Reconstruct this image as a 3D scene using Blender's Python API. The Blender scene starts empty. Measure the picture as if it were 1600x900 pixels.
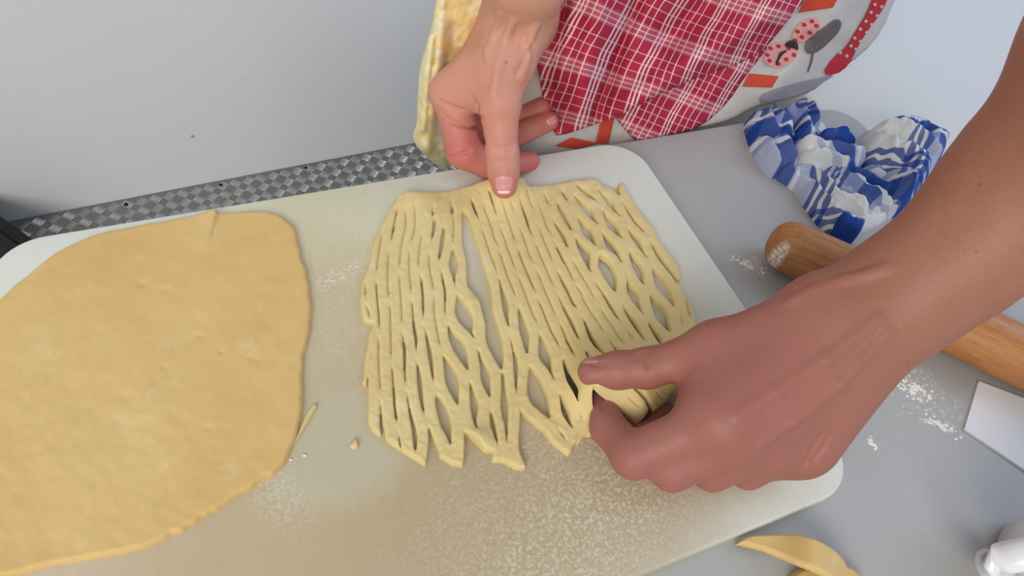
import bpy, bmesh, math, random
import numpy as np
from mathutils import Vector, Matrix

random.seed(4)
rng = np.random.default_rng(7)
scene = bpy.context.scene
C = scene.collection

# ------------------------------------------------------------------ camera
F_PX = 1100.0
BOARD_T = 0.012                       # the cutting board lies on the table top (z = 0)
R3 = np.array([[0.91497019, -0.21233017, 0.34314057],
               [-0.3706465, -0.77842027, 0.50663899],
               [0.15953283, -0.59074342, -0.79093077]])   # world <- camera (x right, y down, z forward)
CAM = np.array([0.0, 0.0, 0.3625 + BOARD_T])
cam_data = bpy.data.cameras.new('camera')
cam_data.sensor_width = 36.0
cam_data.lens = F_PX / 1600.0 * 36.0
cam_data.clip_start = 0.02
cam = bpy.data.objects.new('camera', cam_data)
C.objects.link(cam)
M4 = Matrix.Identity(4)
for r_ in range(3):
    M4[r_][0] = R3[r_, 0]; M4[r_][1] = -R3[r_, 1]; M4[r_][2] = -R3[r_, 2]; M4[r_][3] = CAM[r_]
cam.matrix_world = M4
scene.camera = cam

# ------------------------------------------------------------------ light
scene.view_settings.view_transform = 'Standard'
scene.view_settings.look = 'None'
scene.view_settings.gamma = 1.0
scene.view_settings.use_curve_mapping = False
scene.view_settings.exposure = 0.05
world = bpy.data.worlds.new('overcast_sky')
scene.world = world
world.use_nodes = True
bg = world.node_tree.nodes['Background']
bg.inputs[0].default_value = (0.80, 0.88, 1.0, 1)
bg.inputs[1].default_value = 0.46


def area_light(name, loc, target, size, power, col):
    ld = bpy.data.lights.new(name, 'AREA')
    ld.shape = 'RECTANGLE'; ld.size = size[0]; ld.size_y = size[1]
    ld.energy = power; ld.color = col
    o = bpy.data.objects.new(name, ld); C.objects.link(o)
    o.location = loc
    o.rotation_euler = (Vector(target) - Vector(loc)).to_track_quat('-Z', 'Y').to_euler()
    return o


# daylight from the stall's open sides: shadows in the photograph fall away from the near left, and a cooler light comes from the right
area_light('open_side_left_offscreen', (-1.48, -1.68, 1.60), (0.1, 0.5, 0), (2.1, 1.3), 60, (1.0, 0.95, 0.87))
area_light('open_side_right_offscreen', (2.15, -0.05, 1.60), (0.2, 0.8, 0), (1.2, 1.5), 22, (0.58, 0.70, 1.0))


# ------------------------------------------------------------------ pixel helpers
def rays(px, py):
    px = np.asarray(px, float); py = np.asarray(py, float)
    d = np.stack([px - 800.0, py - 450.0, np.full_like(px, F_PX)], -1)
    return d @ R3.T


def P(px, py, z):
    """pixel -> point on the horizontal plane at height z above the table"""
    d = rays(px, py)
    t = (np.asarray(z, float) - CAM[2]) / d[..., 2]
    return CAM + d * t[..., None]


def Pp(px, py, p0, n, off=0.0):
    """pixel -> point on an arbitrary plane (moved towards the viewer by off)"""
    d = rays(px, py)
    t = ((np.asarray(p0) - CAM) @ np.asarray(n) - off) / (d @ np.asarray(n))
    return CAM + d * t[..., None]


def V(px, py, z):
    return np.array(P(px, py, z))


# ------------------------------------------------------------------ object helpers
def empty(name, loc=(0, 0, 0)):
    o = bpy.data.objects.new(name, None); C.objects.link(o); o.location = loc
    o.empty_display_size = 0.05
    return o


def tag(o, label, cat, group=None, kind=None):
    if label: o['label'] = label
    if cat: o['category'] = cat
    if group: o['group'] = group
    if kind: o['kind'] = kind
    return o


def mesh_obj(name, verts, faces, mat, parent=None, smooth=True, uv=None, col=None):
    me = bpy.data.meshes.new(name)
    verts = np.asarray(verts, float)
    me.from_pydata(verts.tolist(), [], faces if isinstance(faces, list) else faces.tolist())
    if smooth:
        me.polygons.foreach_set('use_smooth', [True] * len(me.polygons))
    if uv is not None:
        l = me.uv_layers.new(name='UVMap')
        idx = np.zeros(len(me.loops), int); me.loops.foreach_get('vertex_index', idx)
        l.data.foreach_set('uv', np.asarray(uv)[idx].astype(np.float32).ravel())
    if col is not None:
        a = me.attributes.new('tint', 'FLOAT', 'POINT')
        a.data.foreach_set('value', np.asarray(col, np.float32))
    me.materials.append(mat)
    me.update()
    o = bpy.data.objects.new(name, me); C.objects.link(o)
    if parent is not None:
        o.parent = parent
        o.matrix_parent_inverse = Matrix.Translation(parent.location).inverted()
    return o


def bm_obj(name, bm, mat, parent=None, smooth=False):
    me = bpy.data.meshes.new(name)
    bmesh.ops.recalc_face_normals(bm, faces=bm.faces)
    bm.to_mesh(me); bm.free()
    if smooth:
        me.polygons.foreach_set('use_smooth', [True] * len(me.polygons))
    me.materials.append(mat)
    o = bpy.data.objects.new(name, me); C.objects.link(o)
    if parent is not None:
        o.parent = parent
        o.matrix_parent_inverse = Matrix.Translation(parent.location).inverted()
    return o


# ------------------------------------------------------------------ materials
class NT:
    def __init__(self, name, rough=0.6, spec=0.3):
        self.m = bpy.data.materials.new(name); self.m.use_nodes = True
        self.t = self.m.node_tree
        self.b = self.t.nodes['Principled BSDF']
        self.b.inputs['Roughness'].default_value = rough
        self.b.inputs['Specular IOR Level'].default_value = spec

    def n(self, typ, **kw):
        nd = self.t.nodes.new(typ)
        for k, v in kw.items():
            setattr(nd, k, v)
        return nd

    def link(self, a, b):
        self.t.links.new(a, b)

    def math(self, op, a, b=None, c=None, clamp=False):
        nd = self.n('ShaderNodeMath', operation=op); nd.use_clamp = clamp
        for i, v in enumerate((a, b, c)):
            if v is None: continue
            if isinstance(v, (int, float)): nd.inputs[i].default_value = v
            else: self.link(v, nd.inputs[i])
        return nd.outputs[0]

    def obj_co(self):
        return self.n('ShaderNodeTexCoord').outputs['Object']

    def noise(self, co, scale, detail=3, rough=0.5, dist=0.0):
        nd = self.n('ShaderNodeTexNoise')
        nd.inputs['Scale'].default_value = scale; nd.inputs['Detail'].default_value = detail
        nd.inputs['Roughness'].default_value = rough; nd.inputs['Distortion'].default_value = dist
        self.link(co, nd.inputs['Vector'])
        return nd.outputs['Fac']

    def map(self, co, scale=(1, 1, 1), rot=(0, 0, 0), loc=(0, 0, 0)):
        nd = self.n('ShaderNodeMapping')
        nd.inputs['Scale'].default_value = scale; nd.inputs['Rotation'].default_value = rot
        nd.inputs['Location'].default_value = loc
        self.link(co, nd.inputs['Vector'])
        return nd.outputs[0]

    def ramp(self, fac, lo, hi):
        nd = self.n('ShaderNodeMapRange'); nd.clamp = True
        nd.inputs[1].default_value = lo; nd.inputs[2].default_value = hi
        self.link(fac, nd.inputs[0])
        return nd.outputs[0]

    def mix(self, fac, a, b):
        nd = self.n('ShaderNodeMix', data_type='RGBA')
        for i, v in ((0, fac), (6, a), (7, b)):
            if isinstance(v, (int, float)): nd.inputs[i].default_value = v
            elif isinstance(v, tuple): nd.inputs[i].default_value = (*v, 1)
            else: self.link(v, nd.inputs[i])
        return nd.outputs[2]

    def base(self, c):
        if isinstance(c, tuple): self.b.inputs['Base Color'].default_value = (*c, 1)
        else: self.link(c, self.b.inputs['Base Color'])

    def bump(self, h, strength=0.3, dist=0.001):
        nd = self.n('ShaderNodeBump')
        nd.inputs['Strength'].default_value = strength; nd.inputs['Distance'].default_value = dist
        self.link(h, nd.inputs['Height']); self.link(nd.outputs[0], self.b.inputs['Normal'])

    def blob(self, co, cx, cy, rx, ry, rot=0.0, soft=0.5, wob=0.35, wscale=30):
        """soft elliptical stain mask in object x/y, with a ragged rim"""
        m = self.map(co, loc=(-cx, -cy, 0))
        m2 = self.map(m, rot=(0, 0, -rot))
        m3 = self.map(m2, scale=(1 / rx, 1 / ry, 0))
        ln = self.n('ShaderNodeVectorMath', operation='LENGTH'); self.link(m3, ln.inputs[0])
        nz = self.noise(co, wscale, 4, 0.6)
        v = self.math('ADD', ln.outputs['Value'], self.math('MULTIPLY', self.math('SUBTRACT', nz, 0.5), wob * 2))
        r = self.n('ShaderNodeMapRange'); r.clamp = True; r.interpolation_type = 'SMOOTHSTEP'
        r.inputs[1].default_value = 1.0 - soft; r.inputs[2].default_value = 1.0 + soft
        r.inputs[3].default_value = 1.0; r.inputs[4].default_value = 0.0
        self.link(v, r.inputs[0])
        return r.outputs[0]


def lin(r, g, b):
    f = lambda c: (c / 255 / 12.92) if c <= 10 else ((c / 255 + 0.055) / 1.055) ** 2.4
    return (f(r), f(g), f(b))


def simple(name, rgb, rough=0.6, spec=0.3, var=0.06, scale=20, bump=0.0, bscale=200):
    n = NT(name, rough, spec); co = n.obj_co()
    a = lin(*rgb)
    dark = tuple(c * (1 - var * 2) for c in a); lite = tuple(min(1, c * (1 + var)) for c in a)
    n.base(n.mix(n.noise(co, scale, 4), dark, lite))
    if bump: n.bump(n.noise(co, bscale, 3), bump)
    return n.m


def dough_mat(name, rgb, rgb2):
    n = NT(name, 0.62, 0.25); co = n.obj_co()
    big = n.noise(co, 14, 4, 0.55)
    fine = n.noise(co, 120, 4, 0.6)
    c = n.mix(n.ramp(big, 0.3, 0.7), lin(*rgb), lin(*rgb2))
    fl = n.ramp(n.noise(n.map(co, loc=(3, 1, 0)), 40, 5, 0.65), 0.58, 0.82)
    c = n.mix(n.math('MULTIPLY', fl, 0.35), c, lin(246, 236, 205))
    n.base(c)
    n.b.inputs['Subsurface Weight'].default_value = 0.12
    n.b.inputs['Subsurface Radius'].default_value = (0.004, 0.003, 0.0012)
    n.b.inputs['Subsurface Scale'].default_value = 0.6
    n.bump(n.math('ADD', n.math('MULTIPLY', n.noise(co, 55, 3), 0.8), n.math('MULTIPLY', fine, 0.35)), 0.25, 0.0015)
    return n.m


def skin_mat(name, base, red, pale):
    n = NT(name, 0.5, 0.35); co = n.obj_co()
    at = n.n('ShaderNodeAttribute'); at.attribute_name = 'tint'
    blot = n.noise(co, 38, 4, 0.6)
    c = n.mix(n.ramp(blot, 0.3, 0.72), lin(*base), lin(*pale))
    c = n.mix(n.math('MULTIPLY', n.math('ADD', at.outputs['Fac'], n.math('MULTIPLY', n.math('SUBTRACT', blot, 0.5), 0.7)), 1.0, clamp=True), c, lin(*red))
    # a few freckles
    vor = n.n('ShaderNodeTexVoronoi'); vor.inputs['Scale'].default_value = 42
    n.link(co, vor.inputs['Vector'])
    fr = n.math('MULTIPLY', n.math('LESS_THAN', vor.outputs['Distance'], 0.05), 0.4)
    c = n.mix(fr, c, lin(120, 74, 58))
    n.base(c)
    n.b.inputs['Subsurface Weight'].default_value = 0.15
    n.b.inputs['Subsurface Radius'].default_value = (0.006, 0.0022, 0.0012)
    n.b.inputs['Subsurface Scale'].default_value = 0.6
    cell = n.n('ShaderNodeTexVoronoi'); cell.inputs['Scale'].default_value = 700
    n.link(co, cell.inputs['Vector'])
    n.bump(n.math('ADD', n.math('MULTIPLY', n.noise(n.map(co, scale=(1, 1, 1)), 220, 4, 0.6), 1.0), n.math('MULTIPLY', cell.outputs['Distance'], 0.4)), 0.35, 0.0008)
    return n.m


def stripes(n, coord, period, lines):
    """sum of stripe masks; lines = [(centre, halfwidth)] in the units of period"""
    f = n.math('FRACT', n.math('DIVIDE', coord, period))
    tot = None
    for c, w in lines:
        s = n.math('COMPARE', f, c / period, w / period)
        tot = s if tot is None else n.math('MAXIMUM', tot, s)
    return tot


def plaid_mat():
    n = NT('red_plaid_cotton', 0.85, 0.1)
    uv = n.n('ShaderNodeTexCoord').outputs['UV']
    sp = n.n('ShaderNodeSeparateXYZ'); n.link(uv, sp.inputs[0])
    ln = [(4, .85), (8, .85), (12, .85), (19.5, .5), (27, .5), (34.5, .5)]
    a = stripes(n, sp.outputs[0], 42, ln)
    ln2 = [(4, .5), (8, .5), (12, .5), (19.5, .35), (27, .35), (34.5, .35)]
    b = stripes(n, sp.outputs[1], 42, ln2)
    c = n.mix(n.noise(uv, 0.05, 2), lin(160, 38, 62), lin(182, 54, 76))
    # the broad paler weft bands
    wb = stripes(n, sp.outputs[1], 42, [(8, 6)])
    c = n.mix(n.math('MULTIPLY', wb, 0.18), c, lin(232, 170, 180))
    c = n.mix(n.math('MULTIPLY', b, 0.45), c, lin(244, 222, 224))
    c = n.mix(n.math('MULTIPLY', a, 0.68), c, lin(248, 232, 232))
    n.base(c)
    n.bump(n.noise(uv, 1.2, 2), 0.15, 0.0005)
    return n.m


def towel_mat():
    n = NT('blue_check_towel', 0.9, 0.08)
    uv = n.n('ShaderNodeTexCoord').outputs['UV']
    sp = n.n('ShaderNodeSeparateXYZ'); n.link(uv, sp.inputs[0])
    wide = [(10, 4.5)]
    thin = [(24, 1.2), (28, 1.2), (32, 1.2)]
    au = stripes(n, sp.outputs[0], 58, wide + thin)
    av = stripes(n, sp.outputs[1], 58, wide + thin)
    wu = stripes(n, sp.outputs[0], 58, [(16.5, 1.0), (3.5, 1.0)])
    c = n.mix(n.noise(uv, 0.06, 2), lin(206, 208, 206), lin(226, 227, 224))
    broad = stripes(n, sp.outputs[0], 58, [(12, 12)])
    broad2 = stripes(n, sp.outputs[1], 58, [(14, 11)])
    c = n.mix(n.math('MULTIPLY', broad, 0.45), c, lin(92, 122, 186))
    c = n.mix(n.math('MULTIPLY', broad2, 0.5), c, lin(86, 114, 180))
    c = n.mix(n.math('MULTIPLY', au, 0.85), c, lin(30, 66, 146))
    c = n.mix(n.math('MULTIPLY', av, 0.8), c, lin(30, 66, 146))
    c = n.mix(n.math('MULTIPLY', wu, 0.8), c, lin(222, 226, 230))
    n.base(c)
    n.bump(n.noise(uv, 0.9, 3), 0.3, 0.001)
    return n.m


def yellow_cloth_mat():
    n = NT('yellow_floral_cotton', 0.85, 0.1); co = n.obj_co()
    vor = n.n('ShaderNodeTexVoronoi', feature='F1'); vor.inputs['Scale'].default_value = 34
    n.link(co, vor.inputs['Vector'])
    ring = n.math('COMPARE', vor.outputs['Distance'], 0.34, 0.10)
    petals = n.ramp(n.noise(co, 110, 4, 0.6, 0.5), 0.50, 0.60)
    m = n.math('MULTIPLY', n.math('MAXIMUM', n.math('MULTIPLY', ring, 0.8), n.math('MULTIPLY', petals, 0.7)), 0.7)
    n.base(n.mix(m, lin(240, 230, 192), lin(240, 206, 112)))
    return n.m


def board_mat():
    n = NT('white_polyethylene_board', 0.45, 0.35); co = n.obj_co()
    c = n.mix(n.noise(co, 9, 4), lin(214, 216, 202), lin(224, 226, 214))
    # fat and flour film left by kneading
    for (px, py, rx, ry, rot, col, amt) in (
            (760, 640, .17, .115, .0, lin(180, 166, 134), .85), (620, 880, .20, .06, .0, lin(184, 164, 128), .75),
            (500, 400, .075, .07, .0, lin(206, 200, 160), .8), (520, 560, .045, .09, .0, lin(192, 172, 138), .6),
            (780, 800, .12, .06, .2, lin(174, 156, 122), .55), (250, 870, .1, .05, 0, lin(192, 172, 134), .6)):
        p = V(px, py, BOARD_T)
        c = n.mix(n.math('MULTIPLY', n.blob(co, p[0], p[1], rx, ry, rot, 0.55, 0.35, 14), amt), c, col)
    p = V(530, 700, BOARD_T)
    c = n.mix(n.math('MULTIPLY', n.blob(co, p[0], p[1], .042, .032, 0, .3, .25, 25), .7), c, lin(190, 184, 158))
    streak = n.ramp(n.noise(n.map(co, scale=(14, 1, 1), rot=(0, 0, .05)), 22, 4, .6), .52, .75)
    c = n.mix(n.math('MULTIPLY', streak, .08), c, lin(150, 122, 78))
    # flour dust
    dust = n.ramp(n.noise(co, 520, 5, .8), .48, .72)
    for (px, py, rx, ry, amt) in ((860, 780, .085, .05, .38), (560, 470, .05, .07, .3), (900, 880, .08, .03, .45),
                                  (520, 432, .02, .006, .9), (980, 700, .05, .04, .4), (430, 760, .012, .03, .5)):
        p = V(px, py, BOARD_T)
        k = n.math('MULTIPLY', n.math('MULTIPLY', n.blob(co, p[0], p[1], rx, ry, .3, .6, .5, 40), dust), amt)
        c = n.mix(k, c, lin(240, 236, 222))
    n.base(c)
    scr = n.noise(n.map(co, scale=(6, 1, 1), rot=(0, 0, .9)), 160, 3, .7)
    n.bump(n.math('ADD', scr, n.noise(co, 900, 2)), .12, .0005)
    return n.m


def table_mat():
    n = NT('grey_laminate', 0.5, 0.3); co = n.obj_co()
    c = n.mix(n.noise(co, 6, 4), lin(168, 168, 163), lin(180, 179, 175))
    dust = n.ramp(n.noise(co, 260, 5, .8), .52, .66)
    for (px, py, rx, ry, amt) in ((1425, 610, .05, .012, .55), (1180, 413, .018, .008, .9), (1420, 770, .05, .05, .12),
                                  (1470, 655, .03, .008, .6), (1440, 585, .012, .006, .9), (1175, 470, .03, .03, .25)):
        p = V(px, py, 0)
        k = n.math('MULTIPLY', n.math('MULTIPLY', n.blob(co, p[0], p[1], rx, ry, -.6, .5, .6, 60), dust), amt)
        c = n.mix(k, c, lin(236, 232, 218))
    n.base(c)
    n.bump(n.noise(co, 500, 2), .05, .0003)
    return n.m


def wood_mat():
    n = NT('beech_wood', 0.42, 0.4); co = n.obj_co()
    g = n.noise(n.map(co, scale=(3.5, 42, 42)), 6, 5, .65, .5)
    fleck = n.ramp(n.noise(n.map(co, scale=(28, 300, 300), loc=(1, 0, 0)), 3, 2, .5), .6, .72)
    c = n.mix(n.ramp(g, .3, .7), lin(162, 104, 58), lin(188, 130, 78))
    c = n.mix(n.math('MULTIPLY', fleck, .55), c, lin(120, 68, 32))
    fl = n.blob(co, -0.010, -0.017, .0045, .005, 0, .4, .5, 120)
    c = n.mix(n.math('MULTIPLY', fl, n.ramp(n.noise(co, 400, 4, .7), .35, .6)), c, lin(238, 230, 216))
    n.base(c)
    n.bump(g, .15, .0006)
    return n.m


def metal_mat(name, lo, hi, metallic, rough):
    n = NT(name, rough, 0.5); co = n.obj_co()
    n.base(n.mix(n.noise(co, 18, 5), lin(*lo), lin(*hi)))
    n.b.inputs['Metallic'].default_value = metallic
    n.bump(n.noise(n.map(co, scale=(1, 12, 1)), 140, 3), .2, .0006)
    return n.m


def wall_mat():
    n = NT('white_wall_panel', 0.35, 0.4); co = n.obj_co()
    c = n.mix(n.noise(co, 3, 3), lin(230, 231, 230), lin(236, 237, 236))
    vor = n.n('ShaderNodeTexVoronoi'); vor.inputs['Scale'].default_value = 9
    n.link(co, vor.inputs['Vector'])
    c = n.mix(n.math('MULTIPLY', n.math('LESS_THAN', vor.outputs['Distance'], .035), .6), c, lin(110, 108, 102))
    n.base(c)
    return n.m


M = dict(
    dough=dough_mat('pale_egg_dough', (215, 191, 130), (224, 205, 149)),
    dough2=dough_mat('warm_egg_dough', (214, 177, 112), (222, 190, 126)),
    skin_a=skin_mat('skin_rosy', (194, 138, 116), (194, 94, 92), (214, 162, 138)),
    skin_b=skin_mat('skin_brown', (158, 105, 82), (160, 95, 95), (166, 115, 92)),  # browner, darker base tone than the other person's skin
    nail_a=simple('fingernail_pink', (214, 150, 150), .3, .5, .03, 60),
    nail_b=simple('fingernail_mauve', (172, 116, 116), .3, .5, .03, 60),
    nail_tip=simple('fingernail_white', (240, 224, 214), .35, .5, .02, 60),
    plaid=plaid_mat(), towel=towel_mat(), yellow=yellow_cloth_mat(), board=board_mat(), table=table_mat(),
    wood=wood_mat(), metal=metal_mat('aluminium_plate', (124, 122, 116), (148, 146, 140), .55, .38), wall=wall_mat(),
    bar=metal_mat('glint_aluminium', (205, 204, 200), (225, 224, 222), 1.0, .28),  # tread bars paler than their plate: specular glints put into the base colour
    linen=simple('linen_border', (204, 200, 194), .9, .08, .05, 160, .3, 900),
    stripe_grey=simple('grey_stripe_cloth', (156, 150, 156), .9, .08, .08, 200, .3, 900),
    orange=simple('orange_cotton', (206, 82, 60), .9, .08, .05, 200, .3, 900),
    print_red=simple('red_print', (200, 60, 70), .9, .08, .1, 200),
    print_pink=simple('pink_print', (232, 170, 165), .9, .08, .12, 300),
    print_grey=simple('grey_print', (120, 110, 106), .9, .08, .2, 300),
    print_dark=simple('dark_print', (64, 62, 64), .9, .08, .1, 300),
    black=simple('black_rubber', (24, 24, 22), .6, .3),
    darkgrey=simple('dark_grey_plastic', (62, 62, 62), .5, .3),
    white=simple('white_enamel', (212, 212, 211), .3, .45, .01, 4),
    paper=simple('white_paper', (236, 236, 234), .8, .1, .01, 10),
    plastic=simple('white_plastic', (236, 236, 240), .25, .5, .01, 10),
    steel=simple('grey_steel', (120, 122, 124), .4, .5, .05, 30),
    jeans=simple('dark_trousers', (52, 56, 70), .85, .1, .1, 60, .2, 400),
    shoe=simple('dark_shoe', (40, 38, 38), .6, .3),
    flour=simple('flour', (240, 236, 222), .95, .05, .02, 60),
)

# ------------------------------------------------------------------ 2-D outline mesher
def seg_dist(X, Y, a, b, w=None):
    ax, ay = a; bx, by = b
    dx, dy = bx - ax, by - ay
    L2 = dx * dx + dy * dy + 1e-12
    t = np.clip(((X - ax) * dx + (Y - ay) * dy) / L2, 0, 1)
    d = np.hypot(X - ax - t * dx, Y - ay - t * dy)
    if w is not None:
        return d, w[0] + (w[1] - w[0]) * t
    return d


def poly_sdf(X, Y, poly):
    """positive inside"""
    poly = np.asarray(poly, float)
    d = np.full(X.shape, 1e9); inside = np.zeros(X.shape, bool)
    n = len(poly)
    for i in range(n):
        a, b = poly[i], poly[(i + 1) % n]
        d = np.minimum(d, seg_dist(X, Y, a, b))
        if a[1] != b[1]:
            cond = (a[1] > Y) != (b[1] > Y)
            xi = (b[0] - a[0]) * (Y - a[1]) / (b[1] - a[1]) + a[0]
            inside ^= cond & (X < xi)
    return np.where(inside, d, -d)


def smooth_poly(pts, it=2):
    p = np.asarray(pts, float)
    for _ in range(it):
        q = np.roll(p, -1, 0)
        p = np.stack([0.75 * p + 0.25 * q, 0.25 * p + 0.75 * q], 1).reshape(-1, 2)
    return p


def sheet(name, outline, res, to3d, mat, parent=None, holes=(), slits=(), uvf=None, smooth_it=1, cap=1e9, colf=None):
    """Mesh of a flat-ish body from its outline; to3d(px, py, d) gives the top surface, d = distance to the rim."""
    ol = smooth_poly(outline, smooth_it) if smooth_it else np.asarray(outline, float)
    lo = ol.min(0) - 2 * res; hi = ol.max(0) + 2 * res
    xs = np.arange(lo[0], hi[0] + res, res); ys = np.arange(lo[1], hi[1] + res, res)
    X, Y = np.meshgrid(xs, ys)
    dcut = poly_sdf(X, Y, ol)
    dh = dcut.copy()

    def sub(b0, b1, pad=14):
        i0 = max(0, int((b0[1] - pad - lo[1]) / res)); i1 = min(len(ys), int((b1[1] + pad - lo[1]) / res) + 2)
        j0 = max(0, int((b0[0] - pad - lo[0]) / res)); j1 = min(len(xs), int((b1[0] + pad - lo[0]) / res) + 2)
        return slice(i0, i1), slice(j0, j1)
    for h in holes:
        h = smooth_poly(h, 1)
        s = sub(h.min(0), h.max(0))
        v = -poly_sdf(X[s], Y[s], h)
        dcut[s] = np.minimum(dcut[s], v); dh[s] = np.minimum(dh[s], v)
    for sl in slits:
        sl = np.asarray(sl, float)
        s = sub(sl[:, :2].min(0), sl[:, :2].max(0))
        ll = np.r_[0, np.cumsum(np.hypot(*np.diff(sl[:, :2], axis=0).T))]
        best = np.full(X[s].shape, 1e9); bc = np.full(X[s].shape, 1e9); bw = sl[:, 2].max()
        for q, (a, b) in enumerate(zip(sl[:-1], sl[1:])):
            d, w = seg_dist(X[s], Y[s], a[:2], b[:2], (a[2], b[2]))
            _, sp = seg_dist(X[s], Y[s], a[:2], b[:2], (ll[q], ll[q + 1]))
            tap = np.clip(1 - np.minimum(sp, ll[-1] - sp) / 9.0, 0, 1)
            tap = np.where(w >= 2.0, 0, tap)
            best = np.minimum(best, d + 1.6 * tap - np.where(w >= 2.0, w * 0.5, w * 0.3))
            bc = np.minimum(bc, np.where(w >= 2.0, d - w * 0.5, 1e9))
        dh[s] = np.minimum(dh[s], np.maximum(best, np.where(bw < 1.7, 0.42, 0.14)))
        dcut[s] = np.minimum(dcut[s], bc)
    gy, gx = np.gradient(dcut, res)
    gl = np.hypot(gx, gy) + 1e-9
    ins = dcut > 0
    cell = ins[:-1, :-1] | ins[1:, :-1] | ins[:-1, 1:] | ins[1:, 1:]
    use = np.zeros(X.shape, bool)
    use[:-1, :-1] |= cell; use[1:, :-1] |= cell; use[:-1, 1:] |= cell; use[1:, 1:] |= cell
    mv = np.where(use & ~ins, np.clip(-dcut, 0, 1.6 * res), 0)
    Xs = X + gx / gl * mv; Ys = Y + gy / gl * mv
    dd = np.where(ins, np.minimum(dh, dcut), 0.0)
    idx = -np.ones(X.shape, int); idx[use] = np.arange(use.sum())
    px, py, d = Xs[use], Ys[use], np.clip(dd[use], 0, cap)
    verts = to3d(px, py, d)
    i, j = np.nonzero(cell)
    faces = np.stack([idx[i, j], idx[i + 1, j], idx[i + 1, j + 1], idx[i, j + 1]], 1)
    uv = uvf(px, py) if uvf else None
    return mesh_obj(name, verts, faces, mat, parent, True, uv, colf(px, py) if colf else None)


def rounded(d, r):
    return np.sqrt(np.clip(1 - (1 - np.clip(d / r, 0, 1)) ** 2, 0, 1))


_ng = np.random.default_rng(11).uniform(-1, 1, (64, 64, 16))


def vnoise(x, y, seed):
    k = int(abs(seed)) % 16
    xi = np.floor(x).astype(int); yi = np.floor(y).astype(int)
    fx = x - xi; fy = y - yi
    fx = fx * fx * (3 - 2 * fx); fy = fy * fy * (3 - 2 * fy)
    g = _ng[:, :, k]
    v = lambda i, j: g[(xi + i) % 64, (yi + j) % 64]
    return (v(0, 0) * (1 - fx) + v(1, 0) * fx) * (1 - fy) + (v(0, 1) * (1 - fx) + v(1, 1) * fx) * fy


def lump(px, py, seed=0, s=0.02):
    """smooth value noise, s = cells per pixel"""
    a = px * .83 + py * .56; b = -px * .56 + py * .83
    return (vnoise(a * s + seed * 3.1, b * s, seed) + .5 * vnoise(px * s * 2.1, py * s * 2.1 + seed, seed + 3)) / 1.2


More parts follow.
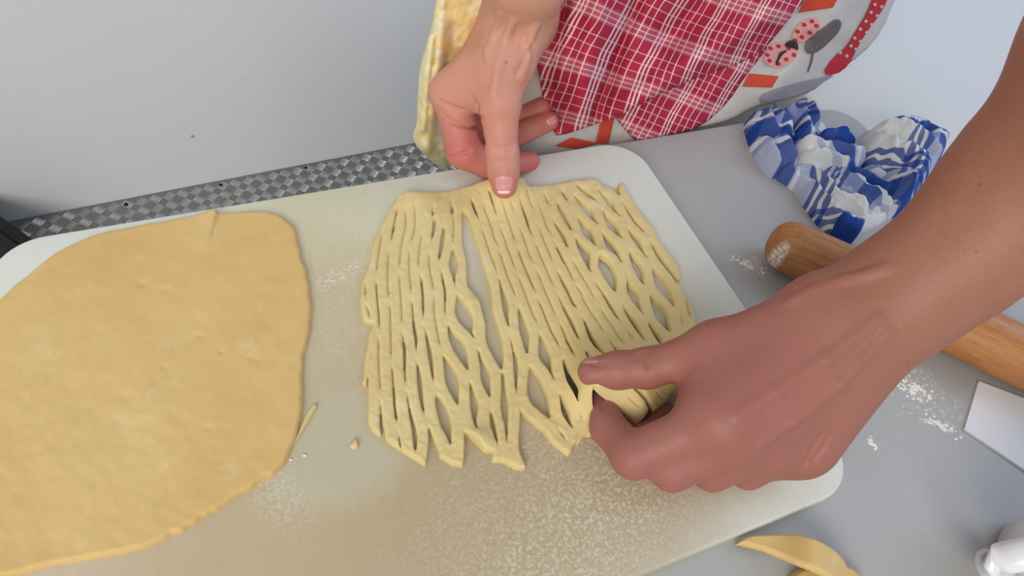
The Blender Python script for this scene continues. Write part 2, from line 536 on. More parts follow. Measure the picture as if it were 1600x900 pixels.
# ------------------------------------------------------------------ implicit-surface mesher (bodies)
class SDF:
    """smooth union of tapered capsules, in groups; grooves are cut afterwards"""
    def __init__(self):
        self.groups = []      # (list of (a,b,ra,rb), k inside, k when joined)
        self.grooves = []     # (a,b,r)
        self.ridges = []

    def add(self, caps, k=0.004, kj=0.004):
        self.groups.append(([(np.array(a, float), np.array(b, float), ra, rb) for a, b, ra, rb in caps], k, kj))

    def chain(self, pts, k=0.003, kj=0.004):
        self.add([(p[:3], q[:3], p[3], q[3]) for p, q in zip(pts[:-1], pts[1:])], k, kj)

    @staticmethod
    def cap(p, a, b, ra, rb):
        ab = b - a
        t = np.clip(((p - a) @ ab) / (ab @ ab + 1e-12), 0, 1)
        return np.linalg.norm(p - a - t[:, None] * ab, axis=1) - (ra + (rb - ra) * t)

    @staticmethod
    def smin(a, b, k):
        h = np.clip(0.5 + 0.5 * (b - a) / k, 0, 1)
        return b * (1 - h) + a * h - k * h * (1 - h)

    def __call__(self, p):
        tot = None
        for caps, k, kj in self.groups:
            g = None
            for c in caps:
                d = self.cap(p, *c)
                g = d if g is None else self.smin(g, d, k)
            tot = g if tot is None else self.smin(tot, g, kj)
        for a, b, r in self.ridges:
            tot = self.smin(tot, self.cap(p, a, b, r, r), 0.004)
        for a, b, r in self.grooves:
            d = self.cap(p, a, b, r, r)
            k = 0.0016
            h = np.clip(0.5 - 0.5 * (tot + d) / k, 0, 1)
            tot = tot * (1 - h) - d * h + k * h * (1 - h)
        return tot

    def bounds(self):
        pts = []
        for caps, _, _ in self.groups:
            for a, b, ra, rb in caps:
                pts += [a - ra, a + ra, b - rb, b + rb]
        pts = np.array(pts)
        return pts.min(0), pts.max(0)

    def hit(self, px, py):
        """first hit along the pixel rays (numpy arrays)"""
        d = rays(px, py); d = d / np.linalg.norm(d, axis=-1, keepdims=True)
        t = np.full(d.shape[0], 0.1)
        for _ in range(90):
            s = self(CAM + d * t[:, None])
            t += np.clip(s, -0.02, 0.05) * 0.8
        return CAM + d * t[:, None], d

    def groove(self, pts, r):
        pts = np.asarray(pts, float)
        h, _ = self.hit(pts[:, 0], pts[:, 1])
        for a, b in zip(h[:-1], h[1:]):
            self.grooves.append((a, b, r))

    def ridge(self, pts, r, sink):
        pts = np.asarray(pts, float)
        h, d = self.hit(pts[:, 0], pts[:, 1])
        h = h + d * sink
        for a, b in zip(h[:-1], h[1:]):
            self.ridges.append((a, b, r))

    def mesh(self, name, mat, vox, parent=None, colf=None, zmin=None):
        lo, hi = self.bounds(); lo = lo - 4 * vox; hi = hi + 4 * vox
        B = 8
        nb = np.ceil((hi - lo) / (vox * B)).astype(int)
        g = [np.arange(n) for n in nb]
        I = np.stack(np.meshgrid(*g, indexing='ij'), -1).reshape(-1, 3)
        cen = lo + (I + 0.5) * B * vox
        s = self(cen)
        act = np.abs(s) < B * vox * 0.5 * math.sqrt(3) + 0.006
        n = nb * B + 1
        G = np.full(n, 1.0, np.float32)
        for (i, j, k), v in zip(I[~act], s[~act]):
            if v < 0:
                G[i * B:i * B + B + 1, j * B:j * B + B + 1, k * B:k * B + B + 1] = -1
        loc = np.stack(np.meshgrid(*[np.arange(B + 1)] * 3, indexing='ij'), -1).reshape(-1, 3)
        A = I[act]
        for c0 in range(0, len(A), 200):
            Q = (A[c0:c0 + 200, None, :] * B + loc[None]).reshape(-1, 3)
            val = self(lo + Q * vox)
            G[Q[:, 0], Q[:, 1], Q[:, 2]] = val
        # naive surface nets
        sgn = G < 0
        corner = [(a, b, c) for a in (0, 1) for b in (0, 1) for c in (0, 1)]
        sl = lambda c: tuple(slice(c[q], n[q] - 1 + c[q]) for q in range(3))
        cnt = sum(sgn[sl(c)].astype(np.int8) for c in corner)
        cells = np.argwhere((cnt > 0) & (cnt < 8))
        acc = np.zeros((len(cells), 3)); num = np.zeros(len(cells))
        for a in range(8):
            for b in range(a + 1, 8):
                ca, cb = np.array(corner[a]), np.array(corner[b])
                if np.abs(ca - cb).sum() != 1: continue
                va = G[tuple((cells + ca).T)]; vb = G[tuple((cells + cb).T)]
                m = (va < 0) != (vb < 0)
                t = np.where(m, va / np.where(m, va - vb, 1), 0)
                acc += np.where(m[:, None], ca + t[:, None] * (cb - ca), 0); num += m
        verts = lo + (cells + acc / num[:, None]) * vox
        vid = -np.ones(n, np.int32); vid[tuple(cells.T)] = np.arange(len(cells))
        faces = []
        for ax in range(3):
            u, v = (ax + 1) % 3, (ax + 2) % 3
            s0 = [slice(0, n[q]) for q in range(3)]; s1 = list(s0)
            s0[ax] = slice(0, n[ax] - 1); s1[ax] = slice(1, n[ax])
            e = np.argwhere(sgn[tuple(s0)] != sgn[tuple(s1)])
            e = e[(e[:, u] > 0) & (e[:, v] > 0)]
            du = np.zeros(3, int); du[u] = 1; dv = np.zeros(3, int); dv[v] = 1
            q = np.stack([vid[tuple((e - du - dv).T)], vid[tuple((e - dv).T)], vid[tuple(e.T)], vid[tuple((e - du).T)]], 1)
            flip = ~sgn[tuple(s0)][tuple(e.T)]
            q[flip] = q[flip][:, ::-1]
            faces.append(q[(q >= 0).all(1)])
        faces = np.concatenate(faces)
        return mesh_obj(name, verts, faces, mat, parent, True, None, colf(verts) if colf else None)


# ==================================================================== THE SETTING
FLOOR_Z = -0.74
wl0, wl1 = V(22, 344, FLOOR_Z), V(644, 224, FLOOR_Z)
wdir = (wl1 - wl0); wdir[2] = 0; wdir /= np.linalg.norm(wdir)
wnor = np.array([-wdir[1], wdir[0], 0.0])           # away from the camera
if wnor @ (wl0 - CAM) < 0: wnor = -wnor


def wl(u, v, z):
    return wl0 + wdir * u + wnor * v + np.array([0, 0, z - FLOOR_Z])


def slab(name, corners, thick, mat, kind='structure', parent=None):
    """4 corners, extruded along their normal by thick"""
    c = [np.array(p, float) for p in corners]
    vs = c + [p + np.asarray(thick) for p in c]
    fs = [[3, 2, 1, 0], [4, 5, 6, 7]] + [[i, (i + 1) % 4, (i + 1) % 4 + 4, i + 4] for i in range(4)]
    o = mesh_obj(name, vs, fs, mat, parent, False)
    if kind: o['kind'] = kind
    return o


floor = slab('floor', [wl(-2.2, -2.6, FLOOR_Z), wl(-2.2, 0, FLOOR_Z), wl(3.2, 0, FLOOR_Z), wl(3.2, -2.6, FLOOR_Z)], (0, 0, -.03), M['metal'])
wall = slab('wall_back', [wl(-2.2, 0, FLOOR_Z), wl(3.2, 0, FLOOR_Z), wl(3.2, 0, 1.6), wl(-2.2, 0, 1.6)], wnor * .04, M['wall'])

# raised five-bar tread pattern of the floor plate
cellm = 0.0255
prof = np.array([(-.5, .03), (-.28, .8), (0, 1), (.28, .8), (.5, .03)])
L, W = .0200, .0026
ci, cj = np.meshgrid(np.arange(-36, 76), np.arange(-64, 0), indexing='ij')
ci, cj = ci.ravel(), cj.ravel()
cen = np.stack([(ci + .5) * cellm, (cj + .35) * cellm], 1)
ang = np.radians(np.where((ci + cj) % 2 == 0, 45, -45))
e_ = np.stack([np.cos(ang), np.sin(ang)], 1); f_ = np.stack([-e_[:, 1], e_[:, 0]], 1)
bars = []
for b in range(5):
    for s_, k_ in prof:
        for q_, z_ in ((-1, 0), (0, 1), (1, 0)):
            uv_ = cen + f_ * ((b - 2) * .0042 + q_ * W * .5 * k_) + e_ * s_ * L
            bars.append(np.concatenate([uv_, np.full((len(uv_), 1), z_ * .0022 * k_)], 1))
bars = np.stack(bars, 1)                                 # cell, 75 points, (u, v, z)
bars[..., 1] = np.minimum(bars[..., 1], -.001)
tv = (wl0 + bars[..., 0:1] * wdir + bars[..., 1:2] * wnor + bars[..., 2:3] * np.array([0, 0, 1.])).reshape(-1, 3)
one = np.array([[b * 15 + r * 3 + q, b * 15 + r * 3 + 3 + q, b * 15 + r * 3 + 4 + q, b * 15 + r * 3 + 1 + q]
                for b in range(5) for r in range(4) for q in range(2)])
tf = (one[None] + 75 * np.arange(len(bars))[:, None, None]).reshape(-1, 4)
tread = mesh_obj('tread_bars', tv, tf, M['bar'], floor, True)
tread['kind'] = 'stuff'
for px, py in ((345, 290), (197, 320), (478, 263)):
    bm = bmesh.new()
    bmesh.ops.create_cone(bm, cap_ends=True, segments=12, radius1=.004, radius2=.003, depth=.003)
    bmesh.ops.translate(bm, verts=bm.verts, vec=Vector(V(px, py, FLOOR_Z)) + Vector((0, 0, .0015)))
    bm_obj('screw', bm, M['black'], floor)

# ==================================================================== TABLE
b_fr = V(986, 217.5, BOARD_T); b_nr = V(1352, 753, BOARD_T); b_fl = V(20, 376, BOARD_T)
bx1 = (b_fr[0] + b_nr[0]) / 2; by1 = (b_fr[1] + b_fl[1]) / 2
by0 = b_nr[1]; bx0 = b_fl[0] - .013
ty1 = V(1090, 201.5, 0)[1]
tx1 = V(1352, 196, 0)[0]
tx0 = bx0 + .012; ty0 = by0 - .30


def round_rect(x0, x1, y0, y1, r, n=8):
    pts = []
    for cx, cy, a0 in ((x1 - r, y1 - r, 0), (x0 + r, y1 - r, 90), (x0 + r, y0 + r, 180), (x1 - r, y0 + r, 270)):
        for i in range(n + 1):
            a = math.radians(a0 + 90 * i / n)
            pts.append((cx + r * math.cos(a), cy + r * math.sin(a)))
    return pts


def plate(name, pts, z0, z1, bev, mat, parent=None, seg=3):
    bm = bmesh.new()
    vs = [bm.verts.new((x, y, z0)) for x, y in pts]
    f = bm.faces.new(vs)
    r = bmesh.ops.extrude_face_region(bm, geom=[f])
    tv_ = [v for v in r['geom'] if isinstance(v, bmesh.types.BMVert)]
    bmesh.ops.translate(bm, verts=tv_, vec=(0, 0, z1 - z0))
    bmesh.ops.recalc_face_normals(bm, faces=bm.faces)
    if bev:
        ed = [e for e in bm.edges if len(e.link_faces) == 2 and
              max(len(fc.verts) for fc in e.link_faces) > 4]
        bmesh.ops.bevel(bm, geom=ed, offset=bev, segments=seg, affect='EDGES', profile=.5)
    return bm_obj(name, bm, mat, parent, False)


def shade_auto(o, ang=35):
    me = o.data
    me.polygons.foreach_set('use_smooth', [True] * len(me.polygons))
    bm = bmesh.new(); bm.from_mesh(me)
    for e in bm.edges:
        if len(e.link_faces) == 2 and e.calc_face_angle(0) > math.radians(ang): e.smooth = False
    bm.to_mesh(me); bm.free()


table = empty('work_table', ((tx0 + tx1) / 2, (ty0 + ty1) / 2, FLOOR_Z))
tag(table, 'grey laminate work table under the white cutting board', 'table')
o = plate('tabletop', round_rect(tx0, tx1, ty0, ty1, .03), -.025, 0, .003, M['table'], table); shade_auto(o)
for x in (tx0 + .05, tx1 - .05):
    for y in (ty0 + .05, ty1 - .05):
        o = plate('leg', round_rect(x - .018, x + .018, y - .018, y + .018, .006, 3), FLOOR_Z, -.02, 0, M['steel'], table); shade_auto(o)
for a, b in (((tx0 + .05, ty0 + .05), (tx1 - .05, ty0 + .05)), ((tx0 + .05, ty1 - .05), (tx1 - .05, ty1 - .05)),
             ((tx0 + .05, ty0 + .05), (tx0 + .05, ty1 - .05)), ((tx1 - .05, ty0 + .05), (tx1 - .05, ty1 - .05))):
    x0, x1 = min(a[0], b[0]) - .012, max(a[0], b[0]) + .012
    y0, y1 = min(a[1], b[1]) - .012, max(a[1], b[1]) + .012
    plate('rail', [(x0, y0), (x1, y0), (x1, y1), (x0, y1)], -.065, -.025, 0, M['steel'], table)

board = plate('cutting_board', round_rect(bx0, bx1, by0, by1, .030, 12), 0, BOARD_T, .0018, M['board']); shade_auto(board)
tag(board, 'large white plastic cutting board with floury beige stains', 'cutting board')

# white unit at the table's end
unit = empty('chest_unit', (tx1 + .36, ty1 + .05, FLOOR_Z))
tag(unit, 'plain white chest cabinet standing against the end of the table', 'cabinet')
cx0, cx1, cy0, cy1 = tx1 + .012, tx1 + .75, ty1 - .34, ty1 + .42
o = plate('body', round_rect(cx0 + .008, cx1, cy0 + .008, cy1, .02), FLOOR_Z, -.075, 0, M['white'], unit); shade_auto(o)
o = plate('lid', round_rect(cx0, cx1, cy0, cy1, .025), -.072, -.035, .008, M['white'], unit); shade_auto(o)

# dark crate on the floor past the board's corner
q0, q1 = V(-6, 336, FLOOR_Z + .10), V(58, 381, FLOOR_Z + .10)
cd = q1 - q0; cd /= np.linalg.norm(cd); cn = np.array([cd[1], -cd[0], 0])
if cn @ (q0 - V(40, 330, FLOOR_Z + .1)) < 0: cn = -cn
crate = empty('floor_crate', tuple((q0 + cn * .12) * [1, 1, 0] + [0, 0, FLOOR_Z]))
tag(crate, 'low dark grey crate with a black rim on the metal floor', 'crate')


def oriented_box(name, o0, e1, e2, l1, l2, z0, z1, mat, parent):
    pts = [o0, o0 + e1 * l1, o0 + e1 * l1 + e2 * l2, o0 + e2 * l2]
    return plate(name, [(p[0], p[1]) for p in pts], z0, z1, 0, mat, parent)


ca = q0 - cd * .22
oriented_box('floor_panel', ca, cd, cn, .36, .26, FLOOR_Z, FLOOR_Z + .012, M['darkgrey'], crate)
for (oo, e1, e2, l) in ((ca, cd, cn, .36), (ca + cn * .246, cd, cn, .36)):
    oriented_box('side_panel', oo + e2 * .004, e1, e2, l, .008, FLOOR_Z, FLOOR_Z + .09, M['darkgrey'], crate)
    oriented_box('rim', oo - e2 * .002, e1, e2, l, .018, FLOOR_Z + .085, FLOOR_Z + .10, M['black'], crate)
for oo in (ca, ca + cd * .346):
    oriented_box('side_panel', oo + cd * .003, cd, cn, .008, .26, FLOOR_Z, FLOOR_Z + .09, M['darkgrey'], crate)
    oriented_box('rim', oo, cd, cn, .014, .26, FLOOR_Z + .085, FLOOR_Z + .10, M['black'], crate)

# ==================================================================== ROLLED DOUGH SHEET
big = [(-17, 560), (-14, 478), (0, 462), (30, 435), (60, 410), (95, 385), (130, 369), (165, 358), (210, 349), (260, 341), (300, 334),
       (330, 327), (341, 329), (352, 329), (390, 326), (415, 326), (436, 332), (455, 346), (464, 362), (466, 378), (470, 386),
       (471, 400), (478, 414), (480, 430), (484, 446), (486, 470), (487, 486), (485, 502), (484, 518), (480, 530), (478, 540),
       (474, 552), (474, 566), (472, 590), (473, 610), (473, 630), (470, 650), (466, 668), (460, 688), (452, 705), (444, 722),
       (434, 732), (425, 741), (413, 744), (400, 752), (386, 763), (374, 768), (362, 776), (350, 785), (336, 796), (322, 803),
       (312, 806), (295, 818), (284, 828), (265, 832), (258, 838), (240, 847), (222, 855), (190, 862), (170, 866), (140, 870),
       (100, 878), (60, 886), (25, 895), (-4, 901), (-17, 892), (-19, 800), (-18, 680)]
bd = []
for k in range(len(big)):            # ragged torn rim
    a, b = np.array(big[k], float), np.array(big[(k + 1) % len(big)], float)
    bd.append(a); bd.append((a + b) / 2 + rng.normal(0, .9, 2))
TS = .0042


def big3d(px, py, d):
    flap = seg_dist(px, py, (337, 330), (333, 358)); flap = np.minimum(flap, seg_dist(px, py, (333, 358), (313, 388)))
    side = ((333 - px) * .95 + (py - 358) * -.25)
    ext = np.clip((395 - py) / 60, 0, 1)
    raise_ = .0032 * ext * np.where(side > 0, np.exp(-flap / 16), np.exp(-(flap / 1.2) ** 2) * .3)
    # small pits and folds in the surface
    pit = np.zeros_like(px)
    for (x, y, r, h) in ((346, 549, 3, .0012), (222, 443, 5, .0008), (258, 452, 5, .0008), (312, 524, 4, .0008), (256, 572, 4, .0006),
                         (196, 620, 8, .0006), (130, 636, 9, .0007), (398, 560, 6, .0006), (326, 668, 5, .0006)):
        pit += h * np.exp(-(((px - x) / (r * 1.8)) ** 2 + ((py - y) / r) ** 2))
    h = TS * rounded(d, 6.5) + raise_ + .0006 * lump(px, py, 3, .018) * rounded(d, 20) + .00018 * lump(px, py, 8, .07) * rounded(d, 12) - pit
    p = P(px, py, BOARD_T + TS)
    p[..., 2] = BOARD_T + np.maximum(h, 0) - .0002
    return p


s_ = sheet('dough_sheet', bd, 2.6, big3d, M['dough2'], smooth_it=1)
tag(s_, 'large uncut sheet of rolled yellow dough with one folded edge', 'dough')

# ==================================================================== LATTICE DOUGH
out = [(592, 360), (600, 343), (609, 325), (617, 312), (624, 302), (635, 297), (645, 296), (665, 297.5), (690, 297.5), (710, 294.5),
       (730, 289.5), (760, 278.5), (772, 276), (800, 276), (806, 275), (818, 274.5), (821.5, 280), (824, 289), (840, 288), (870, 285),
       (890, 280), (910, 277), (930, 276), (936, 279), (940, 285), (950, 289), (960, 295), (969, 304.5), (966.5, 290), (967, 285),
       (974, 284.5), (978, 291), (985, 302), (992, 314), (999, 327), (1008, 336), (1018, 348), (1026, 361), (1033, 376), (1041, 386),
       (1050, 396), (1058, 408), (1064, 420), (1066, 434), (1059, 436.5), (1065, 446), (1070, 454), (1074, 464), (1078, 466),
       (1082, 478), (1086, 494), (1090, 510), (1086, 545), (1078, 580), (1072, 599), (1068, 606), (1059, 616), (1054, 610),
       (1045, 624), (1038, 632), (1027, 639.5), (1022, 638), (1017, 630), (1016, 634), (1014, 644), (1000, 661), (995, 662.5), (988, 656),
       (970, 638), (955, 622), (940, 611), (930, 601), (928, 603), (926.5, 620), (929, 638), (933, 654), (935.5, 670), (935, 674),
       (925, 678), (916, 678), (911, 685), (905, 690), (902.5, 689), (896, 698), (895, 704), (891, 707), (888, 708), (880, 702),
       (872, 695), (864, 689), (856, 678), (850, 670), (845, 667), (835, 658), (826, 652), (819, 644.5), (814.5, 639), (814, 650),
       (813.5, 665), (812, 680), (812.5, 695), (813, 703), (818, 715), (824, 729), (816, 730.5), (805, 729), (800, 725), (794, 724.5),
       (792, 719), (791, 721.5), (785, 718), (774, 719), (769, 716), (770, 705), (769, 703), (758, 703), (754, 699), (744, 688),
       (734, 679), (726, 673.5), (726.5, 685), (726.5, 705), (725, 725), (720, 725.5), (704, 722), (698, 717), (689, 712), (686.5, 710),
       (686, 703), (678, 685), (674, 675), (669.5, 664), (671, 685), (669, 705), (666, 724), (663, 724), (655, 719), (643, 711),
       (626, 700.5), (616, 694), (603, 685), (601, 676), (598.5, 663), (597, 676.5), (594, 678), (584, 672), (578, 664), (574.5, 656),
       (575.5, 630), (575, 600), (575, 585), (573, 599), (569.5, 599), (565, 596), (568.5, 586), (569.5, 560), (571, 548), (575, 535),
       (575, 525), (578, 514), (581, 510), (583.5, 503), (580, 501.5), (570, 499), (566, 492), (563, 475), (562.5, 465), (564.5, 445),
       (567, 434), (571, 423), (576, 414), (579, 397), (583, 379), (588, 367)]
holes = [
    [(714.5, 459), (717, 461), (721, 464), (725, 472), (730, 476), (733, 484), (735, 485), (738, 492), (739, 502), (737.5, 516), (739, 520),
     (741, 526.5), (736, 519), (730, 513), (722, 505), (715, 496), (712, 486), (712, 475), (714, 464)],
    [(724, 327.5), (730, 334), (734, 344), (739, 359), (745, 378), (750, 393), (756, 412), (764, 436), (766, 443), (768, 460), (769, 478),
     (771, 487), (776, 500), (781, 518), (783, 525), (785.5, 542), (786.5, 555), (785.5, 570), (783.5, 575.5), (779, 568), (772, 555),
     (764, 541), (760.5, 530), (760, 515), (760, 505), (756, 490), (752, 473), (748, 464), (740, 455), (733, 448), (730.5, 440),
     (730.5, 420), (729, 400), (725, 387), (723.2, 375), (723, 355), (723, 335)],
    [(692.5, 553), (700, 562), (709, 574), (715, 586), (716.5, 598), (716.5, 620), (716, 632), (710, 622), (702, 608), (697, 595), (695, 575), (693.5, 562)],
    [(700.5, 504), (705, 513), (710, 519), (720, 526), (726, 537), (729.5, 550), (731.5, 566), (732, 578), (722, 564), (712, 549), (704, 533), (701, 520)],
    [(681, 615), (686, 618), (693, 627), (699, 640), (703, 652), (705, 665), (704.5, 675), (705, 694), (700, 682), (693, 670), (690, 665), (685, 646), (681, 630)],
    [(747.5, 544), (752, 558), (760, 572), (765, 582), (765.5, 595), (766, 605), (766.5, 620), (760, 609), (755, 598), (752.5, 588), (751.5, 570), (749, 555)],
    [(735, 595), (738, 603), (743, 618), (747, 627), (746.5, 640), (744.5, 649), (744, 660), (746, 671), (742, 660), (739, 650), (736.5, 635), (735.5, 620), (735, 605)],
    [(780, 433), (784, 446), (789, 457), (793, 468), (794.5, 480), (794.5, 494), (796, 510), (792, 498), (788, 486), (785, 470), (783, 452), (781.5, 440)],
    [(810.5, 476), (815, 488), (821, 502), (826, 518), (827, 520), (826.5, 535), (824.5, 553), (820, 540), (815, 523), (813, 515), (811, 495)],
    [(844, 519), (849, 530), (855, 542), (860, 553), (861.5, 564), (863, 580), (867, 593), (861, 580), (853, 570), (846, 561), (842.5, 552), (843, 538)],
    [(829, 570), (835, 578), (843, 589), (848, 598), (850, 603), (856, 618), (858, 632), (861.5, 653), (850, 645), (840, 636), (835, 633), (829, 624),
     (825, 612), (825.5, 598), (827, 582)],
    [(880.5, 557), (884, 564), (890, 575), (897, 586), (904, 597), (907, 603), (906, 613), (905, 627), (900, 616), (894, 605), (888, 595), (885, 586), (882, 574)],
    [(875, 612), (880, 621), (885, 632), (889, 640), (892, 654), (896, 668), (890, 660), (882, 650), (878, 638), (877, 625)],
    [(898, 303), (905, 309), (915, 316), (924, 323), (927, 330), (930, 340), (935, 348.5), (926, 341), (916, 332), (909, 322), (903, 312)],
    [(934, 293), (941, 301), (950, 305), (958, 313), (961, 322), (966, 330), (970, 335.5), (960, 327), (951, 319), (945, 309), (938, 299)],
    [(941, 325), (946, 333), (955, 339), (962, 347), (967, 357), (970, 365), (974, 371), (962, 363), (953, 354), (951, 353), (947, 341)],
    [(904, 338), (910, 344), (919, 352), (924, 357), (927, 365), (929, 375), (931.5, 383), (925, 376), (916, 369), (910, 359), (907, 350)],
    [(900, 369), (904, 375), (912, 383), (920, 391), (922, 400), (922, 414), (924.5, 423.5), (919, 415), (912, 403), (906, 391), (902, 379)],
    [(942, 361), (950, 369), (958, 377), (964, 386), (968, 395), (973, 410), (965, 397), (958, 392), (949, 386), (946, 378), (944, 369)],
    [(938, 397.5), (946, 402), (953, 408), (959, 418), (963, 428), (964.5, 439), (963.5, 443), (963, 454), (958, 450), (950, 439), (944, 430),
     (939, 420), (936, 414), (936.5, 404)],
    [(982, 355), (990, 363), (998, 370), (1003, 380), (1008, 394), (1012, 401), (1002, 389), (994, 379), (988, 369), (984, 361)],
    [(984, 389), (989, 397), (997, 406), (1003, 415), (1005.5, 426), (1006, 437), (1008, 444), (1000, 435), (996, 428), (990, 416), (986, 403)],
    [(1020, 416), (1026, 423), (1033, 430), (1039, 438), (1045, 445), (1050, 458), (1056, 479), (1048, 470), (1040, 461), (1031, 452), (1025, 445), (1023, 436)],
    [(981, 433), (984, 444), (991, 449), (998, 458), (1000, 469), (1003, 483), (1007, 490), (998, 479), (989, 468), (983, 459), (981, 451)],
    [(1016.5, 458), (1023, 467), (1032, 473), (1040, 482), (1044, 493), (1047, 508), (1051, 518), (1040, 511), (1030, 500), (1023, 490), (1020, 478)],
]


def sl(w, *pts):
    """constant- or per-point-width slit"""
    return [(p[0], p[1], p[2] if len(p) > 2 else w) for p in pts]


